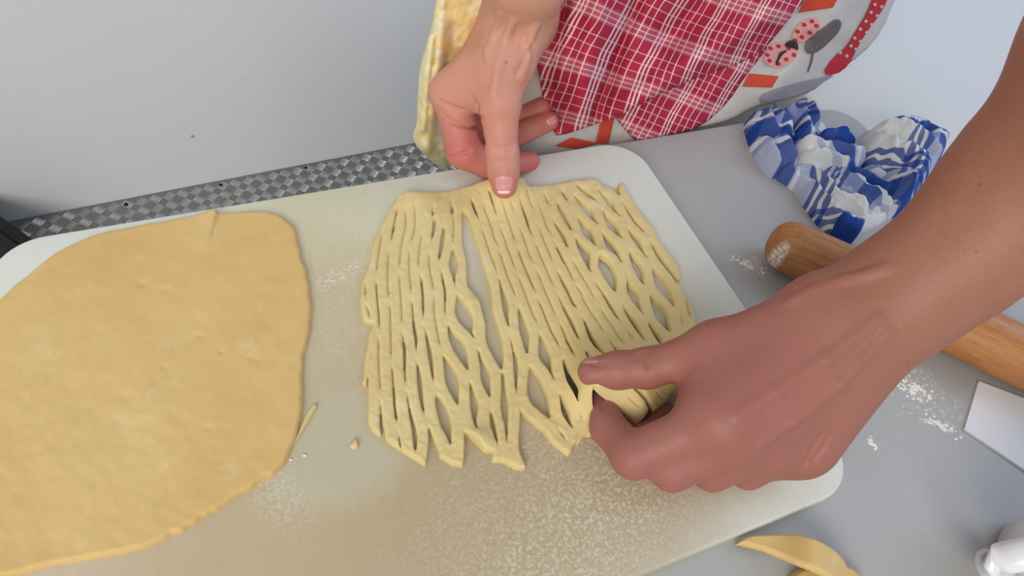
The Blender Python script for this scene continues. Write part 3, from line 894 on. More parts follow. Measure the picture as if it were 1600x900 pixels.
slits = [
    sl(1.8, (622, 320, 1), (620, 330), (617, 342), (615, 355, 2.2), (613, 363), (611, 376, 1)),
    sl(1.5, (597, 361), (595, 375), (592, 393), (590, 407), (588.5, 423.5)),
    sl(1.6, (634, 326), (634, 335), (634.5, 350), (633, 357), (630, 368), (627, 383), (625, 402), (624, 415)),
    sl(1.2, (648.5, 318), (649, 335), (649, 350), (647, 361), (642, 377)),
    sl(1.5, (609, 388), (607, 398), (606, 420), (605.5, 435), (606.5, 450), (607.5, 464)),
    sl(1.5, (640, 390), (639.5, 410), (640, 425), (641.5, 438), (642.5, 455)),
    sl(1.6, (659, 364), (657, 380), (655, 395), (653.5, 415)),
    sl(2.2, (677, 320, 1), (676.5, 330), (675.5, 339, 1)),
    sl(3, (680.5, 338, 1), (679, 346, 3.5), (678, 356, 3), (674, 375, 1)),
    sl(3, (694, 349, 1.2), (693.5, 355, 2.2), (692, 368, 4.5), (690, 383, 4), (687, 398, 2.4), (685.5, 407, 1)),
    sl(3, (706.5, 315, 1), (707, 326, 3.2), (706.5, 336, 1)),
    sl(1.5, (709.5, 334), (709, 358), (708, 374)),
    sl(1.8, (587.5, 435), (588.5, 450), (590, 470), (592, 490), (593, 510)),
    sl(1.0, (571, 440), (571, 464)), sl(1.0, (573, 475), (575.5, 485), (578, 496)),
    sl(1.3, (609, 473), (610, 490), (610.5, 510), (611, 520), (611.5, 545), (611.5, 557)),
    sl(1.3, (624, 425), (624.7, 438), (626.5, 465), (628, 485), (628, 501)),
    sl(2, (643.5, 464, 1), (644.5, 475, 1.4), (645.5, 490, 1.6), (647, 508, 2.6), (648.8, 518, 3.5), (650.2, 526, 3.2), (650.5, 534, 2), (650.5, 548, 1)),
    sl(2.1, (656.5, 426, 1), (658.7, 437), (661, 460), (661.5, 480), (661.5, 496, 1)),
    sl(1.2, (671, 392), (670.5, 410), (673, 425), (676, 438), (677.5, 451)),
    sl(2.1, (689, 419, 1), (692, 434), (695.5, 450), (696, 465), (695.5, 480, 1.5), (696.5, 491, 1)),
    sl(3, (708, 386, 1), (708, 395, 5), (708.5, 404, 11), (708.8, 410, 12.5), (709, 416, 11), (709, 422, 8), (709.5, 430, 3), (710, 436, 2), (712, 446, 1.2)),
    sl(1.5, (679, 459), (678.5, 480), (680, 494), (682.5, 510), (684.5, 518), (686.5, 530), (688.5, 538)),
    sl(3, (664, 510, 1), (665, 515, 1.4), (668, 530, 3), (671, 545, 5), (672.5, 555, 5), (674, 565, 4), (676, 582, 2.2), (678, 596, 1)),
    sl(2, (629, 516, 1), (630, 528, 1.6), (632, 540, 3.2), (632.5, 555, 3), (632.5, 575, 2), (633.5, 592, 1.5), (634, 599, 1)),
    sl(1.6, (592, 526), (591.5, 550), (592.5, 575), (594, 598), (594.5, 608)),
    sl(2.2, (612, 568, 1), (613.5, 585, 1.6), (615.5, 610), (616.5, 630), (619, 650), (620.5, 660, 1)),
    sl(2, (594.5, 625, 1), (595, 640, 1.8), (595.7, 660, 3.2), (597.5, 674, 4), (598, 680, 5)),
    sl(4, (651.5, 561, 1), (653.5, 575, 3), (655.5, 590, 5.5), (656.5, 600, 6), (658.5, 620, 4.5), (661, 635, 2.6), (663.5, 647, 1)),
    sl(3, (636.5, 612, 1), (637.5, 625, 1.5), (640, 638, 2.2), (643, 652, 3.6), (646.5, 666, 5), (648.5, 680, 6), (649, 690, 4.5), (649.5, 705, 1)),
    sl(1.2, (623, 675), (624.5, 687), (626.8, 702, 2.2)),
    sl(3, (767, 639, 1), (769, 652, 4), (771, 664, 6), (775, 680, 3), (778, 694, 1)),
    sl(4, (786, 582, 3), (787, 600, 4), (787.5, 610, 6), (788.5, 625, 9), (789, 634, 10), (790, 648, 8), (791.6, 660, 4), (792.5, 680, 1.5), (793, 690, 1)),
    sl(2, (798.5, 526, 1), (800.5, 538, 1.4), (803, 548, 2.2), (805.5, 558, 4), (806.5, 570, 6), (806.7, 582, 4.5), (807, 598, 2.2), (807.5, 613, 1)),
    sl(1.0, (873, 670), (881, 680), (885, 687)), sl(.8, (908, 642), (911, 656)),
    sl(3, (736, 307, 1), (740, 318, 3), (744, 329, 2.4), (749, 342, 1)),
    sl(1.2, (755, 314), (760, 330), (765, 344), (770, 358), (772, 368), (776, 377), (779, 383)),
    sl(1.0, (748, 295), (751, 303)),
    sl(2.2, (765, 296), (769, 309, 2.4), (773, 323, 1.5), (777, 336, 1)),
    sl(1.2, (785, 310), (789, 325), (795, 343), (800, 358), (806, 376)),
    sl(1.2, (799, 309), (801, 320), (804, 331)),
    sl(2, (812, 305, 1), (816, 319), (821, 334, 2.4), (826, 350), (828, 356, 1.5), (833, 369, 1)),
    sl(1.4, (824, 293), (824.5, 299), (829, 313), (834, 326)),
    sl(1.8, (850, 298), (854, 309), (859, 320)),
    sl(1.2, (753, 355), (759, 372), (765, 390), (771, 406), (776, 422)),
    sl(1.2, (782, 353), (788, 369), (794, 387), (800, 402), (806, 419)),
    sl(1.5, (780, 390), (786, 406), (791, 422), (797, 438), (800, 445), (806, 461)),
    sl(1.2, (813, 355), (820, 374), (826, 391), (833, 408)),
    sl(1.8, (809, 385), (815, 402), (822, 419), (830, 438), (837, 454)),
    sl(1.3, (843, 354), (849, 370), (857, 389), (864, 407)),
    sl(1.2, (837, 378), (845, 398), (855, 420), (862, 436), (866.5, 446)),
    sl(1.4, (810, 429), (818, 448), (826, 470), (833, 487), (840, 504)),
    sl(1.4, (839, 421), (848, 441), (856, 461), (863, 477), (869, 492)),
    sl(1.8, (841, 466), (850, 486), (857, 504), (863, 517), (867, 524), (875, 541)),
    sl(1.2, (844, 318), (849, 335), (855, 352), (863, 366)),
    sl(3, (870, 310, 1), (874, 321, 3), (880, 332, 6), (885, 342, 6), (890, 350, 4), (894, 358, 1.5)),
    sl(2, (875, 292, 1), (880, 299, 2.4), (885, 308, 2.4), (889, 315, 1)),
    sl(3, (902, 285, 1), (905, 290, 3), (912, 295, 6), (919, 301, 6), (926, 307, 3), (934, 314, 1)),
    sl(2, (972, 312, 1), (976, 318, 1.6), (983, 330, 2.5), (990, 341, 3), (998, 350, 2.5), (1005, 358, 2), (1009, 363, 1)),
    sl(2, (865, 341, 1), (869, 349, 2), (873, 355, 4), (880, 366, 6), (884, 376, 4), (889, 387, 1)),
    sl(1.8, (867, 377), (874, 391, 2.2), (880, 404, 2.2), (886, 414), (892, 426, 1.2), (898, 438, 1)),
    sl(3, (1017, 374, 1), (1022, 385, 2.5), (1027, 394, 4), (1033, 403, 5), (1040, 412, 5), (1047, 421, 3.5), (1053, 429, 3), (1059, 437, 4.5)),
    sl(1.2, (979, 424), (981, 436)),
    sl(2, (973, 473, 1), (977, 482, 2), (983, 492, 4), (990, 501, 5.5), (996, 511, 5), (1001, 519, 3), (1012, 535, 1.2)),
    sl(2, (1013, 500, 1), (1016, 506, 2), (1022, 516, 4), (1028, 524, 6), (1033, 532, 5)),
    sl(2, (931, 438, 1), (936, 447, 1.2), (943, 457, 2), (949, 467, 3), (955, 477, 4), (962, 489, 3), (971, 502, 1)),
    sl(2, (870, 419, 1), (876, 431, 1.8), (882, 443, 3), (888, 454, 2.5), (892, 463, 2), (897, 473, 3), (903, 481, 1)),
    sl(1.2, (896, 405), (904, 420), (912, 433), (917, 441), (923, 452), (930, 465)),
    sl(1.2, (899, 443), (908, 455), (914, 470), (922, 483), (930, 494), (938, 507), (945, 519)),
    sl(2, (872, 458, 1), (878, 471, 1.5), (885, 486, 3), (892, 498, 5), (897, 509, 4.5), (901, 518, 3), (904, 525, 2), (908, 532, 1)),
    sl(3, (911, 495, 1), (916, 505, 3), (921, 517, 5), (925, 527, 6), (932, 537, 6), (940, 546, 4), (949, 554, 1.5)),
    sl(1.2, (939, 480), (947, 494), (958, 510), (968, 526), (979, 538)),
    sl(1.6, (875, 502, 1), (882, 518), (887, 532, 2.1), (894, 545, 2.4), (900, 557, 1.4)),
    sl(2, (952, 529, 1), (959, 539, 1.6), (966, 548, 3), (970, 553, 3)),
    sl(2, (914.5, 545, 1), (919, 553, 3), (923, 558, 2)),
    sl(1.2, (980, 515), (988, 526), (994, 534)), sl(1.0, (1064, 492), (1067.5, 507)),
    sl(1.2, (1072, 464), (1077, 486), (1081, 499)),
    sl(3, (990, 601, 3), (1002, 612, 5), (1012, 624, 5), (1019, 636, 7)),
    sl(1.0, (978, 617), (1004, 639)), sl(1.0, (1025, 610), (1036, 622)),
]
TL = .0046


def lift(px, py):
    """how far the two hands hold the lattice up off the board"""
    a = seg_dist(px, py, (935, 592), (1075, 575))
    z = .026 * np.exp(-(a / 46) ** 2)
    b = np.hypot((px - 790) / 1.1, py - 282)
    z = z + .016 * np.exp(-(b / 38) ** 2)
    c = np.hypot((px - 650), (py - 300) * 1.2)
    z = z + .004 * np.exp(-(c / 30) ** 2)
    g = np.hypot(px - 1005, (py - 640))
    z = z + .012 * np.exp(-(g / 34) ** 2)
    e = np.hypot(px - 955, py - 400)
    return z + .0015 * np.exp(-(e / 60) ** 2)


def lat3d(px, py, d):
    lf = lift(px, py)
    p = P(px, py, BOARD_T + TL + lf)
    h = TL * (.34 * rounded(d, 6.0) + .66 * rounded(d, 1.5)) * (1 + .08 * lump(px, py, 2, .09)) + .00009 * lump(px, py, 5, .15)
    # strands overlap a little where they cross
    for (x, y, r, a) in ((748, 688, 22, .004), (818, 300, 12, .0022), (942, 395, 10, .002), (918, 385, 14, .0016), (735, 470, 10, .0016), (632, 548, 7, .0018)):
        h = h + a * np.exp(-(((px - x) / r) ** 2 + ((py - y) / r) ** 2)) * rounded(d, 6)
    p[..., 2] = BOARD_T + lf + np.maximum(h, 0) - .0002
    return p


lat = sheet('lattice_dough', out, .85, lat3d, M['dough'], holes=holes, slits=slits, smooth_it=1)
tag(lat, 'sheet of dough cut into a stretched lattice of strips between two hands', 'dough')


# small bits of dough
def chip(name, poly, T, mat, z0, label, cat, group=None, res=.9, r=5, lf=None, smooth_it=2):
    def f(px, py, d):
        l = lf(px, py) if lf else 0
        p = P(px, py, z0 + T + l)
        p[..., 2] = z0 + l + T * rounded(d, r) - .0002
        return p
    o = sheet(name, poly, res, f, mat, smooth_it=smooth_it)
    # close it underneath when it is lifted
    if lf:
        mod = o.modifiers.new('thickness', 'SOLIDIFY'); mod.thickness = .003; mod.offset = -1
    tag(o, label, cat, group)
    return o


chip('dough_sliver', [(458, 693), (462, 681), (470, 662), (479, 641), (487, 631), (494, 628), (496, 633), (489, 645), (478, 664), (468, 680), (461, 691)],
     .003, M['dough'], BOARD_T, 'thin sliver of dough beside the large dough sheet', 'dough sliver')
chip('dough_crumb', [(544, 696), (551, 686), (556, 682), (561, 691), (560, 697), (553, 700)], .003, M['dough'], BOARD_T,
     'small triangular dough crumb alone on the bare board', 'crumb')
for k, (x, y, r, lb) in enumerate(((475.5, 710.5, 3.2, 'round pale crumb on bare board below the dough sliver'), (454, 717, 2.6, 'white oblong speck of flour touching the rim of the dough sheet'),
                                (449, 715.5, 1.6, 'tiniest white speck tucked against the rim of the dough sheet'))):
    chip('dough_crumb', [(x + r * math.cos(a) * (1 + .2 * math.sin(3 * a + k)), y + r * .7 * math.sin(a)) for a in np.linspace(0, 6.28, 9)[:-1]],
         .0012, M['flour'], BOARD_T, lb, 'crumb', 'tiny crumbs near the dough sheet', .6, 2)

# offcuts in the front
cres = [(1156, 846), (1163, 839), (1175, 834), (1207, 832.5), (1245, 832), (1260, 835), (1282, 842), (1302, 853), (1317, 866), (1327, 881), (1331, 900),
        (1326, 925), (1318, 928), (1310, 912), (1297, 900), (1267, 886), (1230, 871), (1192, 856), (1163, 850)]
chip('dough_offcut', cres, .005, M['dough2'], .004, 'crescent dough offcut arching over another scrap on the grey table', 'dough scrap', None, 1.2, 5,
     lf=lambda px, py: .014 * np.exp(-((px - 1275) / 45.) ** 2))
chip('dough_offcut', [(1236, 902), (1250, 885), (1268, 884), (1300, 878), (1328, 879), (1341, 887), (1354, 902), (1356, 925), (1300, 940), (1232, 930)], .007,
     M['dough2'], 0, 'dough scrap lying flat underneath the crescent offcut', 'dough scrap', None, 1.4, 9)

# flour spilled on the table
def flour_patch(cx, cy, sx, sy, n, label):
    vs, fs = [], []
    for k in range(n):
        x = cx + rng.normal(0, sx); y = cy + rng.normal(0, sy) + (x - cx) * .5
        c = V(x, y, 0); r = abs(rng.normal(.0004, .0004)) + .00025; b = len(vs)
        for i in range(6):
            a = i * math.pi / 3 + k
            vs.append(c + [r * math.cos(a) * rng.uniform(.7, 1.5), r * math.sin(a), 0])
        vs.append(c + [0, 0, r * .6])
        fs += [[b + i, b + (i + 1) % 6, b + 6] for i in range(6)]
    o = mesh_obj('spilled_flour', vs, fs, M['flour'], None, True)
    tag(o, label, 'flour', None, 'stuff')


flour_patch(1425, 605, 20, 7, 150, 'spilled flour on the grey table below the rolling pin')
flour_patch(1172, 414, 12, 4, 45, 'spilled flour by the end of the rolling pin')
flour_patch(1470, 665, 16, 4, 50, 'thin trail of flour near the white paper')
flour_patch(1363, 692, 4, 2.5, 22, 'small heap of flour alone beside the board corner')

# ==================================================================== ROLLING PIN
RP = .0205
pa, pb = V(1240, 389, RP), V(1600, 559, RP)
ax = pb - pa; ax /= np.linalg.norm(ax)
prof = []
for i in range(13):
    a = i / 12 * math.pi / 2
    prof.append((-.019 * math.cos(a) ** .9, RP * .93 * math.sin(a) ** .8))
prof += [(.03, RP * .97), (.07, RP), (.36, RP), (.40, RP * .97)]
for i in range(13):
    a = math.pi / 2 - i / 12 * math.pi / 2
    prof.append((.43 + .019 * math.cos(a) ** .9, RP * .93 * max(0, math.sin(a)) ** .8))
vs, fs = [], []
NS = 40
for s, r in prof:
    for k in range(NS):
        a = 2 * math.pi * k / NS
        vs.append((s, r * math.cos(a), r * math.sin(a)))
for i in range(len(prof) - 1):
    for k in range(NS):
        fs.append([i * NS + k, i * NS + (k + 1) % NS, (i + 1) * NS + (k + 1) % NS, (i + 1) * NS + k])
pin = mesh_obj('rolling_pin', vs, fs, M['wood'])
pin.location = pa
pin.rotation_euler = (0, 0, math.atan2(ax[1], ax[0]))
tag(pin, 'beech wood rolling pin with rounded end and a dab of flour', 'rolling pin')

# ==================================================================== PAPER AND JUG
pp = [V(x, y, 0)[:2] for x, y in ((1505, 671), (1527, 597), (1680, 655), (1660, 778))]
paper = plate('paper_sheet', [tuple(p) for p in pp][::-1], 0, .0016, 0, M['paper'])
tag(paper, 'white folded paper lying under the rolling pin', 'paper')

jug = empty('plastic_jug', tuple(V(1632, 900, 0)))
tag(jug, 'white plastic jug with a loop handle at the table edge', 'jug')
jc = V(1632, 900, 0)
jp = [(0, .001), (.028, .001), (.031, .004), (.034, .03), (.037, .058), (.0385, .062), (.0365, .061), (.034, .057), (.031, .03), (.028, .006), (0, .005)]
vs, fs = [], []
for r, z in jp:
    for k in range(36):
        a = 2 * math.pi * k / 36
        vs.append(jc + [r * math.cos(a), r * math.sin(a), z])
for i in range(len(jp) - 1):
    for k in range(36):
        fs.append([i * 36 + k, i * 36 + (k + 1) % 36, (i + 1) * 36 + (k + 1) % 36, (i + 1) * 36 + k])
mesh_obj('body', vs, fs, M['plastic'], jug)


def tube(name, pts, rad, mat, parent=None, n=12, flat=1.0):
    pts = [np.array(p, float) for p in pts]
    vs, fs = [], []
    for i, p in enumerate(pts):
        t = pts[min(i + 1, len(pts) - 1)] - pts[max(i - 1, 0)]; t /= np.linalg.norm(t)
        u = np.cross(t, [0, 0, 1.]); u = u / np.linalg.norm(u) if np.linalg.norm(u) > 1e-6 else np.array([1., 0, 0])
        w = np.cross(u, t)
        r = rad[i] if hasattr(rad, '__len__') else rad
        for k in range(n):
            a = 2 * math.pi * k / n
            vs.append(p + u * r * math.cos(a) * flat + w * r * math.sin(a))
    for i in range(len(pts) - 1):
        for k in range(n):
            fs.append([i * n + k, i * n + (k + 1) % n, (i + 1) * n + (k + 1) % n, (i + 1) * n + k])
    fs += [list(range(n))[::-1], [(len(pts) - 1) * n + k for k in range(n)]]
    return mesh_obj(name, vs, fs, mat, parent)


hd = V(1540, 880, .03) - jc; hd[2] = 0; hd /= np.linalg.norm(hd)
hpts = []
for i in range(15):
    a = math.radians(-78 + 156 * i / 14)
    hpts.append(jc + hd * (.030 + .030 * math.cos(a)) + np.array([0, 0, .033 + .021 * math.sin(a)]))
tube('handle', hpts, .0055, M['plastic'], jug, 12, 1.5)

# ==================================================================== TOWEL
towel = empty('tea_towel', tuple(V(1330, 270, 0)))
tag(towel, 'crumpled blue and white checked tea towel behind the rolling pin', 'towel')


def tz(pts):
    return [(1160 + x / 3.912, 140 + y / 3.912) for x, y in pts]


def towel_patch(name, poly, z0, H, r, ang, uvc, wr=.25, ws=.12, wa=0.0, us=.62, seed=1, bend=0.0):
    poly = tz(poly)
    c = np.mean(poly, 0)
    qc = V(c[0], c[1], z0 + H * .5)

    def f(px, py, d):
        u = (px - c[0]) * math.cos(wa) + (py - c[1]) * math.sin(wa)
        v = -(px - c[0]) * math.sin(wa) + (py - c[1]) * math.cos(wa)
        rid = .5 + .5 * np.sin(v * ws * 2 + 1.4 * vnoise(u * .05, v * .05, seed) + seed)
        h = H * rounded(d, r) * (1 - wr + wr * rid) + .0022 * lump(px, py, seed, .07) * rounded(d, 6) + .0009 * lump(px, py, seed + 2, .17)
        p = P(px, py, z0 + H * .75)
        p[..., 2] = np.maximum(z0 + h, .0005) * rounded(d, 2.0)
        return p

    def uvf(px, py):
        q = (P(px, py, z0 + H * .5) - qc) * 1000 * us
        b = ang + bend * (px - c[0]) / 100
        u = q[:, 0] * np.cos(b) + q[:, 1] * np.sin(b) + uvc[0] + 2.0 * lump(px, py, seed, .04) + 580
        v = -q[:, 0] * np.sin(b) + q[:, 1] * np.cos(b) + uvc[1] + 2.0 * lump(px, py, seed + 3, .04) + 580
        return np.stack([u, v], 1)
    return sheet(name, poly, 1.3, f, M['towel'], towel, smooth_it=2, uvf=uvf)


towel_patch('base_fold', [[60, 120], [370, 60], [500, 200], [700, 290], [790, 220], [1010, 110], [1300, 240], [1200, 500], [1000, 700], [760, 860], [580, 820], [400, 600], [230, 460], [100, 300]], 0, .010, 22, .5, (28, 20), seed=2)
towel_patch('lower_fold', [[225, 455], [300, 425], [420, 425], [540, 510], [640, 590], [770, 620], [810, 740], [735, 872], [600, 825], [500, 745], [405, 610], [375, 545]], .0, .020, 20, -.75, (32, 45), .35, .16, .75, seed=4)
towel_patch('corner_fold', [[600, 735], [680, 745], [760, 800], [740, 870], [690, 860], [610, 800]], .012, .010, 8, 1.4, (10, 12), .2, us=.35, seed=5)
towel_patch('left_fold', [[50, 110], [140, 68], [260, 72], [330, 60], [380, 130], [345, 230], [330, 290], [360, 360], [440, 440], [300, 432], [230, 455], [165, 390], [110, 300], [75, 200]], .0, .024, 24, .85, (12, 14), .35, .14, .9, us=.5, seed=6)
towel_patch('top_fold', [[255, 80], [370, 26], [450, 66], [505, 140], [495, 215], [430, 260], [380, 230], [340, 240], [385, 150]], .008, .022, 14, .3, (20, 12), .35, .2, 1.2, seed=7)
towel_patch('blue_fold', [[480, 255], [510, 205], [630, 208], [700, 270], [725, 305], [640, 330], [540, 310]], .006, .016, 14, .6, (12, 12), .3, us=.4, seed=8)
towel_patch('middle_fold', [[345, 235], [440, 255], [540, 300], [700, 298], [785, 325], [805, 370], [760, 430], [640, 500], [560, 430], [470, 450], [380, 390]], .006, .024, 18, .15, (66, 45), .35, .18, .25, seed=9)
towel_patch('front_fold', [[450, 450], [560, 430], [680, 470], [830, 420], [960, 540], [1020, 600], [1000, 690], [850, 725], [750, 640], [620, 570]], .002, .020, 16, .45, (8, 14), .5, .22, .55, us=.6, seed=10)
towel_patch('right_fold', [[785, 200], [850, 150], [1010, 98], [1150, 138], [1200, 190], [1310, 240], [1300, 330], [1200, 490], [1100, 610], [1010, 650], [940, 560], [915, 440], [815, 375]], .004, .036, 30, .75, (45, 30), .28, .10, .6, seed=11, bend=.4)

# ==================================================================== PERSON BEHIND THE TABLE
A = SDF()
A_wrist = V(812, 28, .112)
thumb = [V(793, 92, .098), V(780, 160, .078), V(785, 240, .052), V(788, 290, .037)]
iMCP, iPIP, iDIP, iTip = V(706, 146, .062), V(724, 236, .034), V(770, 262, .022), V(827, 252, .020)
mMCP, mPIP, mDIP, mTip = V(716, 128, .048), V(742, 214, .020), V(800, 214, .022), V(858, 189, .030)
rMCP, rPIP, rDIP, rTip = V(735, 112, .036), V(762, 196, .014), V(805, 188, .022), V(846, 168, .034)
pMCP, pPIP, pDIP, pTip = V(762, 100, .028), V(785, 165, .012), V(810, 165, .020), V(832, 150, .030)
A.add([(A_wrist, iMCP, .017, .0135), (A_wrist, mMCP, .019, .0125), (A_wrist, rMCP, .018, .0115), (A_wrist, pMCP, .016, .0105),
       (A_wrist, thumb[0], .018, .016), (thumb[0], thumb[1], .016, .0135), (thumb[0], iMCP, .013, .011), (thumb[1], iMCP, .009, .0095)], .012, .004)
c4 = lambda p, r: (*p, r)
A.chain([c4(thumb[1], .0125), c4((thumb[1] + thumb[2]) / 2, .0108), c4(thumb[2], .0108), c4((thumb[2] * .45 + thumb[3] * .55), .0104), c4(thumb[3], .0088)], .004, .006)
for pts, r in (((iMCP, iPIP, iDIP, iTip), (.0135, .0120, .0098, .0076)), ((mMCP, mPIP, mDIP, mTip), (.0118, .0105, .0092, .0076)),
               ((rMCP, rPIP, rDIP, rTip), (.0112, .0098, .0086, .0072)), ((pMCP, pPIP, pDIP, pTip), (.0100, .0086, .0076, .0064))):
    A.chain([c4(p, q) for p, q in zip(pts, r)], .004, .0028)
shoulder = np.array([.20, ty1 + .24, .62])
elbow = np.array([.195, ty1 + .17, .34])
fa0 = V(822, -40, .150)
A.chain([c4(A_wrist, .021), c4(fa0, .0225), c4((fa0 + elbow) / 2, .034), c4(elbow, .038), c4((elbow + shoulder) / 2, .044), c4(shoulder, .055)], .02, .014)
bcx = .425
# creases, tendons and veins
A.ridge([(802, 30), (790, 62), (780, 100), (771, 150)], .0020, .0012)
A.ridge([(783, 20), (775, 50), (762, 80), (765, 95)], .0016, .0010)
A.ridge([(836, 40), (822, 90), (815, 120)], .0018, .0012)
for g in ([(770, 228), (780, 231), (792, 230), (801, 227)], [(771, 236), (782, 239), (793, 238), (802, 234)], [(773, 243), (784, 246), (797, 242)],
          [(686, 158), (703, 166), (722, 172), (745, 180), (753, 184)], [(693, 180), (703, 190), (718, 195), (738, 199), (750, 204)],
          [(700, 246), (714, 243), (734, 236)], [(735, 152), (746, 166), (752, 182)]):
    A.groove(g, .0013)
for k in range(4):
    A.groove([(806 + k * 7, 118 - k * 12), (815 + k * 7, 100 - k * 12), (822 + k * 7, 80 - k * 10)], .0006)


def tint_a(v):
    t = .35 * np.exp(-(np.linalg.norm(v - V(770, 210, .05), axis=1) / .045) ** 2)
    for p, r, a in ((iPIP, .03, .8), (iDIP, .025, .8), (iTip, .02, .9), (mTip, .02, .9), (mDIP, .02, .8), (rTip, .02, .8), (thumb[3], .016, .75), (thumb[2], .012, .3), (iMCP, .012, .45),
                    (mPIP, .03, .7)):
        t = np.maximum(t, a * np.exp(-(np.linalg.norm(v - p, axis=1) / r) ** 2))
    return t


person_a = A.mesh('person', M['skin_a'], .0012, colf=tint_a)
person_a.name = 'person'
tag(person_a, 'person in a red plaid apron whose hand pinches the top edge of the lattice dough', 'person')


def nail(S, quad, mat, parent, name='fingernail', up=.0005, bulge=.0003, n=12):
    """quad of four pixel corners, laid on the finger"""
    q = [np.array(c, float) for c in quad]
    U, W = np.meshgrid(np.linspace(0, 1, n), np.linspace(0, 1, n))
    # superellipse rounding of the quad
    u = U * 2 - 1; w = W * 2 - 1
    uu = u * np.sqrt(np.clip(1 - .32 * w ** 4, 0, 1)); ww = w * np.sqrt(np.clip(1 - .32 * u ** 4, 0, 1))
    U = (uu + 1) / 2; W = (ww + 1) / 2
    pts = ((1 - U)[..., None] * (1 - W)[..., None] * q[0] + U[..., None] * (1 - W)[..., None] * q[1]
           + U[..., None] * W[..., None] * q[2] + (1 - U)[..., None] * W[..., None] * q[3]).reshape(-1, 2)
    h, d = S.hit(pts[:, 0], pts[:, 1])
    edge = np.clip(1.02 - np.maximum(np.abs(u), np.abs(w)).ravel() ** 6, 0, 1)
    h = h - d * (up * edge + bulge * (1 - (u.ravel() ** 2)))[:, None]
    fs = [[i * n + j, (i + 1) * n + j, (i + 1) * n + j + 1, i * n + j + 1] for i in range(n - 1) for j in range(n - 1)]
    return mesh_obj(name, h, fs, mat, parent)


n1 = nail(A, [(773, 275), (802, 275), (799, 299), (775, 299)], M['nail_a'], person_a)
nail(A, [(776, 298), (799, 298), (795, 303), (780, 303)], M['nail_tip'], n1, 'nail_edge', .0007)
nail(A, [(852, 186), (868, 178), (872, 190), (858, 198)], M['nail_a'], person_a)

# --- clothing
ap0 = np.array([0, ty1 + .012, -.02]); apn = np.array([0, 1.0, -.30]); apn /= np.linalg.norm(apn)


def az(pts):
    return [(840 + x / 2.857, y / 2.857) for x, y in pts]


def cloth3d(off, folds, edge=.004):
    def f(px, py, d):
        disp = np.full(px.shape, off)
        for (a, b, w, h) in folds:
            disp = disp + h * np.exp(-(seg_dist(px, py, a, b) / w) ** 2)
        disp = disp - edge * (1 - rounded(d, 6))
        disp = disp + .0016 * lump(px, py, 9, .02)
        return Pp(px, py, ap0, apn, disp)
    return f


def cloth_uv(ang, curve=0.0, ox=0, oy=0, shear=0.0):
    c, s = math.cos(ang), math.sin(ang)

    def f(px, py):
        q = Pp(px, py, ap0, apn)
        x = q[:, 0] * 1000; z = q[:, 2] * 1000 / apn[1] * 1.02
        x = x + curve * 6 * np.sin(z * .025 + .4) + 2.0 * lump(px, py, 2, .018); z = z + curve * 4 * np.sin(x * .02)
        return np.stack([x * c + z * s + ox + 500, -x * s + z * c + shear * x + oy + 500], 1)
    return f


def solid(o, t=.0012):
    m = o.modifiers.new('thickness', 'SOLIDIFY'); m.thickness = t; m.offset = 0
    return o


pl = az([(-60, -160), (-40, 0), (-20, 200), (10, 330), (22, 420), (30, 460), (75, 598), (105, 602), (200, 572), (350, 520), (500, 442), (640, 372), (800, 312), (930, 270), (1010, 220),
         (1100, 110), (1180, 10), (1330, -160)])
apron = solid(sheet('apron', pl, 2.2, cloth3d(.046, [((895, 200), (950, -40), 24, .018), ((990, 160), (1200, 20), 26, .020), ((925, 200), (1010, -40), 12, -.014), ((1040, 60), (1190, -80), 22, -.016), ((862, 140), (885, 0), 8, -.010), ((845, 150), (885, 205), 34, -.036)]), M['plaid'], person_a,
                    uvf=cloth_uv(-.32, 1.0)))
apron['label'] = 'red and white plaid apron front'
pl2 = az([(330, 500), (520, 400), (660, 330), (820, 280), (960, 230), (1030, 200), (1000, 245), (920, 345), (850, 455), (735, 562), (600, 605), (455, 640), (440, 628), (400, 585)])
solid(sheet('apron_under_fold', pl2, 2.2, cloth3d(.014, [((1060, 190), (1160, 100), 16, .006)]), M['plaid'], apron, uvf=cloth_uv(-.42, .6, 11, 7)))
bdp = az([(1180, -160), (1680, -160), (1590, 0), (1540, 130), (1450, 240), (1300, 340), (1220, 412), (1100, 445), (950, 482), (870, 532), (730, 568), (700, 560), (850, 440), (920, 330), (1000, 210), (1080, 100)])
bfold = [((1330, -20), (1200, 150), 22, .006), ((1260, 60), (1200, 110), 12, -.004)]
solid(sheet('patchwork_border', bdp, 2.4, cloth3d(.008, bfold), M['linen'], apron))
solid(sheet('lining', [(800, 60), (880, 60), (958, 172), (998, 212), (1000, 242), (860, 262), (800, 268)], 2.4, cloth3d(.004, []), M['linen'], apron))


def print_patch(name, poly, mat, off=.0098, folds=bfold, res=1.2, sm=1):
    return solid(sheet(name, poly if not callable(poly) else poly(), res, cloth3d(off, folds, .0004), mat, apron, smooth_it=sm), .0006)


def ell(cx, cy, rx, ry, rot=0, n=18):
    return [(cx + rx * math.cos(a) * math.cos(rot) - ry * math.sin(a) * math.sin(rot), cy + rx * math.cos(a) * math.sin(rot) + ry * math.sin(a) * math.cos(rot))
            for a in np.linspace(0, 2 * math.pi, n + 1)[:-1]]


